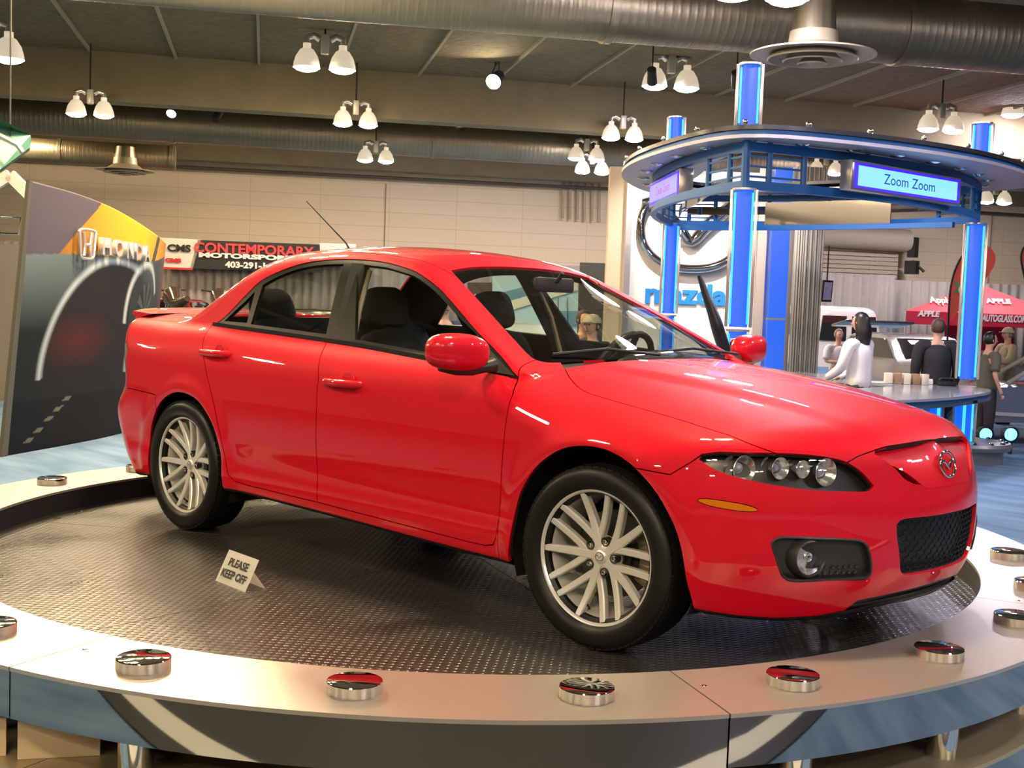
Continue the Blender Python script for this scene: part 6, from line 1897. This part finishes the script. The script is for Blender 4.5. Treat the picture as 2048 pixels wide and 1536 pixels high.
def person(X, d, head_y, face_deg, label, shirt, trousers, hair, pose='stand', longhair=False, cap=None, sleeves='long', bulk=1.0):
    foot = floor_at(X, d); top = at_d(X, head_y, d)[2]
    Hh = (top-foot[2]) if pose != 'sit' else 1.76
    k = Hh/1.76
    t = thing('person', foot, label, 'person')
    ang = math.atan2(-FW[1], -FW[0])+math.radians(face_deg)       # 0: facing the camera; local +x forward, +y left
    T = Matrix.Translation(V3(foot)) @ Matrix.Rotation(ang, 4, 'Z') @ Matrix.Scale(k, 4)
    if pose == 'sit': T = Matrix.Translation(V3(foot)+Vector((0, 0, top-foot[2]-1.33))) @ Matrix.Rotation(ang, 4, 'Z')
    if pose == 'sit':
        hipz = .52; off = hipz-.95
        hips = (0, 0, hipz); legs = [((.0, s*.10, hipz-.01), (.44, s*.14, hipz+.0), (.44, s*.13, .08), (.58, s*.14, .04)) for s in (-1, 1)]
    else:
        off = 0; legs = [((0, s*.09, .92), (.02, s*.10, .50), (-.01, s*.11, .08), (.13, s*.12, .04)) for s in (-1, 1)]
    z = lambda v: v+off
    arms = {
     'stand': ((-.0, .205, 1.40), (-.03, .26, 1.13), (.08, .25, .90)),
     'lean': ((.02, .19, 1.38), (.10, .23, 1.12), (.34, .12, .98)),
     'sit': ((0, .20, 1.38), (.05, .27, 1.12), (.24, .06, 1.13)),
     'reach': ((.02, .20, 1.40), (.14, .24, 1.18), (.40, .16, 1.20))}[pose if pose != 'stand' else 'stand']
    # body, one continuous skin
    N = [((0, 0, z(.95)), .125), ((0, 0, z(1.12)), (.115, .135)), ((.01, 0, z(1.33)), (.12, .155)), ((0, 0, z(1.47)), .055), ((.01, 0, z(1.54)), .052), ((.02, 0, z(1.62)), .082), ((.015, 0, z(1.70)), .082)]
    E_ = [(0, 1), (1, 2), (2, 3), (3, 4), (4, 5), (5, 6)]
    hands = []
    for s in (-1, 1):
        a, b, c = [(p[0], s*p[1], z(p[2])) for p in arms]
        i = len(N); N += [(a, .050), (b, .042), (c, .027)]
        dv_ = (V3(c)-V3(b)).normalized(); h = V3(c)+dv_*.07; N.append((tuple(h), (.036, .018))); E_ += [(2, i), (i, i+1), (i+1, i+2), (i+2, i+3)]
        hands.append((h, dv_, s))
    for L in legs:
        i = len(N); N += [(L[0], .088), (L[1], .060), (L[2], .042), (L[3], .038)]; E_ += [(0, i), (i, i+1), (i+1, i+2), (i+2, i+3)]
    me = skin_mesh('body', N, E_, skinm, t)
    bm = bmesh.new(); bm.from_mesh(me)
    for (h, dv_, s) in hands:                  # fingers and thumb
        side = dv_.cross(Vector((0, 0, 1))); side = side.normalized() if side.length > .1 else Vector((0, 1, 0)); dn2 = dv_.cross(side).normalized()
        for q in range(4):
            base_ = h+side*((q-1.5)*.017)+dv_*.015; ln = (.062, .07, .066, .052)[q]
            add_tube(bm, [base_, base_+dv_*ln*.5, base_+dv_*ln*.85+dn2*ln*.35], .008, 6, rs=[.0085, .008, .0065])
        add_tube(bm, [h-dv_*.03+side*.025*s, h+dv_*.0+side*.045*s, h+dv_*.03+side*.05*s], .009, 6)
    # face: nose, ears, jaw
    hc = Vector((.02, 0, z(1.645)))
    r = bmesh.ops.create_uvsphere(bm, u_segments=20, v_segments=14, radius=1.0)
    for v in r['verts']:
        x, y, zz = v.co; taper = 1-.25*max(0, -zz)
        v.co = hc+Vector((x*.098*taper+.004, y*.077*taper, zz*.118))
    add_tube(bm, [hc+Vector((.094, 0, .02)), hc+Vector((.112, 0, -.015)), hc+Vector((.098, 0, -.03))], .01, 6, rs=[.006, .012, .010])
    for s in (-1, 1): add_tube(bm, [hc+Vector((-.0, s*.077, .02)), hc+Vector((-.008, s*.088, .0)), hc+Vector((.0, s*.078, -.025))], .010, 6)
    bm.transform(T)
    body = obj('body', bm, skinm, t, angle=180)
    bm = bmesh.new()
    for s in (-1, 1):
        bmesh.ops.create_icosphere(bm, subdivisions=1, radius=.011, matrix=Matrix.Translation(hc+Vector((.092, s*.032, .018))))
    add_tube(bm, [hc+Vector((.088, -.022, -.058)), hc+Vector((.095, 0, -.056)), hc+Vector((.088, .022, -.058))], .005, 6)
    bm.transform(T); obj('eyes_and_mouth', bm, mat('dark features', (.10, .03, .02), .5), t)
    def cloth(name, NN, EE, m):
        me = skin_mesh(name, NN, EE, m, t); me.transform(T); o = bpy.data.objects.new(name, me); COL.objects.link(o); adopt(o, t); return o
    # shirt
    N2 = [((0, 0, z(.82)), (.165, .19)), ((0, 0, z(.98)), (.155, .18)), ((0, 0, z(1.10)), (.15, .175)), ((.0, 0, z(1.22)), (.155, .185)), ((.01, 0, z(1.34)), (.16, .20)), ((0, 0, z(1.46)), .085)]; E2 = [(0, 1), (1, 2), (2, 3), (3, 4), (4, 5)]; slv = []
    for s in (-1, 1):
        a, b, c = [(p[0], s*p[1], z(p[2])) for p in arms]
        i = len(N2)
        mid = tuple(V3(a)+(V3(b)-V3(a))*.8)
        slv.append(((a, b, c), (.076, .062, .046)) if sleeves == 'long' else ((a, mid), (.078, .068)))
    N2 = [(q, tuple(c*bulk for c in r) if isinstance(r, tuple) else r*bulk) for q, r in N2]
    me = skin_mesh('shirt', N2, E2, shirt, t); bm = bmesh.new(); bm.from_mesh(me)
    for pts_, rs__ in slv:
        P_ = [V3(pts_[0])+Vector((0, 0, .0))]+[V3(q) for q in pts_[1:]]
        P_ = [V3((0, P_[0].y*.45, P_[0].z+.005))]+P_
        add_tube(bm, [V3(q) for q in catmull(P_, 5, closed=False, corner=100)], .07, 12, rs=None if False else list(np.interp(np.linspace(0, 1, len(catmull(P_, 5, closed=False, corner=100))), np.linspace(0, 1, len(P_)), [.066*bulk]+[q*(.5+.5*bulk) for q in rs__])))
    bm.transform(T); obj('shirt', bm, shirt, t, angle=180)
    N3 = [((0, 0, z(1.08)), .155), ((0, 0, z(.95)), (.155, .175))]; E3 = [(0, 1)]
    for L in legs:
        i = len(N3); N3 += [(L[0], .122), (L[1], .088), (L[2], .066)]; E3 += [(1, i), (i, i+1), (i+1, i+2)]
    cloth('trousers', N3, E3, trousers)
    bm = bmesh.new()
    for L in legs:
        q = L[3]; add_tube(bm, [(q[0]-.17, q[1], .05), (q[0]-.05, q[1], .055), (q[0]+.09, q[1], .04)], .05, 10, rs=[.045, .05, .038])
    bm.transform(T); obj('shoes', bm, blackm, t)
    # hair
    if hair is not None:
        bm = bmesh.new(); r = bmesh.ops.create_uvsphere(bm, u_segments=20, v_segments=14, radius=1.0)
        for v in r['verts']:
            x, y, zz = v.co
            q = Vector((x*.108-.012, y*.09, zz*.118+.018))
            if x > .35 and zz < .55: q = Vector((.03, y*.07, zz*.08+.02))
            if longhair and zz < -.1 and x < .45: q.z = q.z-.20*min(1, -zz*1.6); q.x -= .03; q.y *= 1.30
            elif zz < -.45: q = q*.75; q.z = -.06
            v.co = hc+q
        bm.transform(T); obj('hair', bm, hair, t, angle=180)
    if cap is not None:
        bm = bmesh.new(); add_lathe(bm, [(0, .12), (.07, .105), (.105, .06), (.112, .02), (.10, .015)], Matrix.Translation(hc+Vector((-.005, 0, .02))), 20)
        add_prism(bm, [(.06, -.07), (.15, -.05), (.175, 0), (.15, .05), (.06, .07)], .018, .028, Matrix.Translation(hc+Vector((0, 0, .02))))
        bm.transform(T); obj('cap', bm, cap, t)
    return t
whites = mat('white shirt', (.80, .76, .78), .8); blacks = mat('black jacket', (.010, .010, .012), .8); navy = mat('navy cloth', (.05, .07, .12), .8)
darkt = mat('dark trousers', (.02, .018, .022), .8); khaki = mat('khaki trousers', (.28, .20, .11), .8); greyshirt = mat('olive grey shirt', (.10, .09, .06), .8)
blackhair = mat('black hair', (.008, .006, .006), .4); brownhair = mat('brown hair', (.07, .035, .02), .5); greyhair = mat('grey brown hair', (.20, .13, .08), .6)
person(1726, 15.6, 627, 222, 'woman with long dark hair in a white blouse leaning on the counter, seen from behind', whites, darkt, blackhair, 'lean', longhair=True)
person(1880, 16.6, 639, 172, 'man in a black jacket seen from behind at the counter, left of the right pillar', blacks, darkt, brownhair, 'stand', bulk=1.16)
person(1681, 24.5, 659, 12, 'man in a white short-sleeved shirt sitting with folded arms in front of the white van', mat('white polo', (.75, .70, .68), .8), khaki, greyhair, 'sit', sleeves='short')
person(1984, 17.6, 666, 100, 'person with short black hair in an olive grey shirt right of the right pillar', greyshirt, darkt, blackhair, 'stand', sleeves='short')
person(2022, 21.5, 657, -80, 'man in a beige shirt and cap reaching forward behind the convertible', mat('beige shirt', (.42, .32, .20), .8), khaki, greyhair, 'reach', cap=mat('beige cap', (.50, .40, .28), .7))
person(1928, 20.5, 661, 160, 'dark-haired visitor mostly hidden by the right pillar under the tent', mat('pale shirt', (.45, .40, .36), .8), darkt, blackhair, 'stand')
person(1168, 15.5, 622, 30, 'man in dark blue shirt seen through the windshield, behind the man in a hat', mat('blue grey shirt', (.09, .11, .17), .8), darkt, brownhair, 'stand')
person(1188, 13.8, 632, -40, 'man in dark jacket and pale hat seen through the windshield', mat('charcoal jacket', (.05, .045, .04), .8), darkt, brownhair, 'stand', cap=mat('pale hat', (.45, .38, .24), .7))
person(888, 14.5, 588, 20, 'man in a dark blue top seen through the front side window', navy, darkt, mat('sandy hair', (.35, .20, .10), .6), 'stand')
t = thing('folding_chair', floor_at(1681, 24.8), 'pale folding chair under the seated man', 'chair')
p = floor_at(1681, 24.7); pz = at_d(1681, 659, 24.5)[2]-1.33
bm = bmesh.new(); add_box(bm, (p[0], p[1], pz+.41), (.42, .42, .04), bevel=.01); obj('seat', bm, silver, t)
for sx in (-1, 1):
    for sy in (-1, 1): bm = bmesh.new(); add_cyl(bm, (p[0]+sx*.18, p[1]+sy*.18, pz+.40), (p[0]+sx*.2, p[1]+sy*.2, ZF), .012, n=8); obj('leg', bm, silver, t)
tanblock(35, 200, 'tan hexagonal block on the lower ring at the bottom left corner')
tanblock(-90, 12, 'second tan block cut by the left edge of the picture')
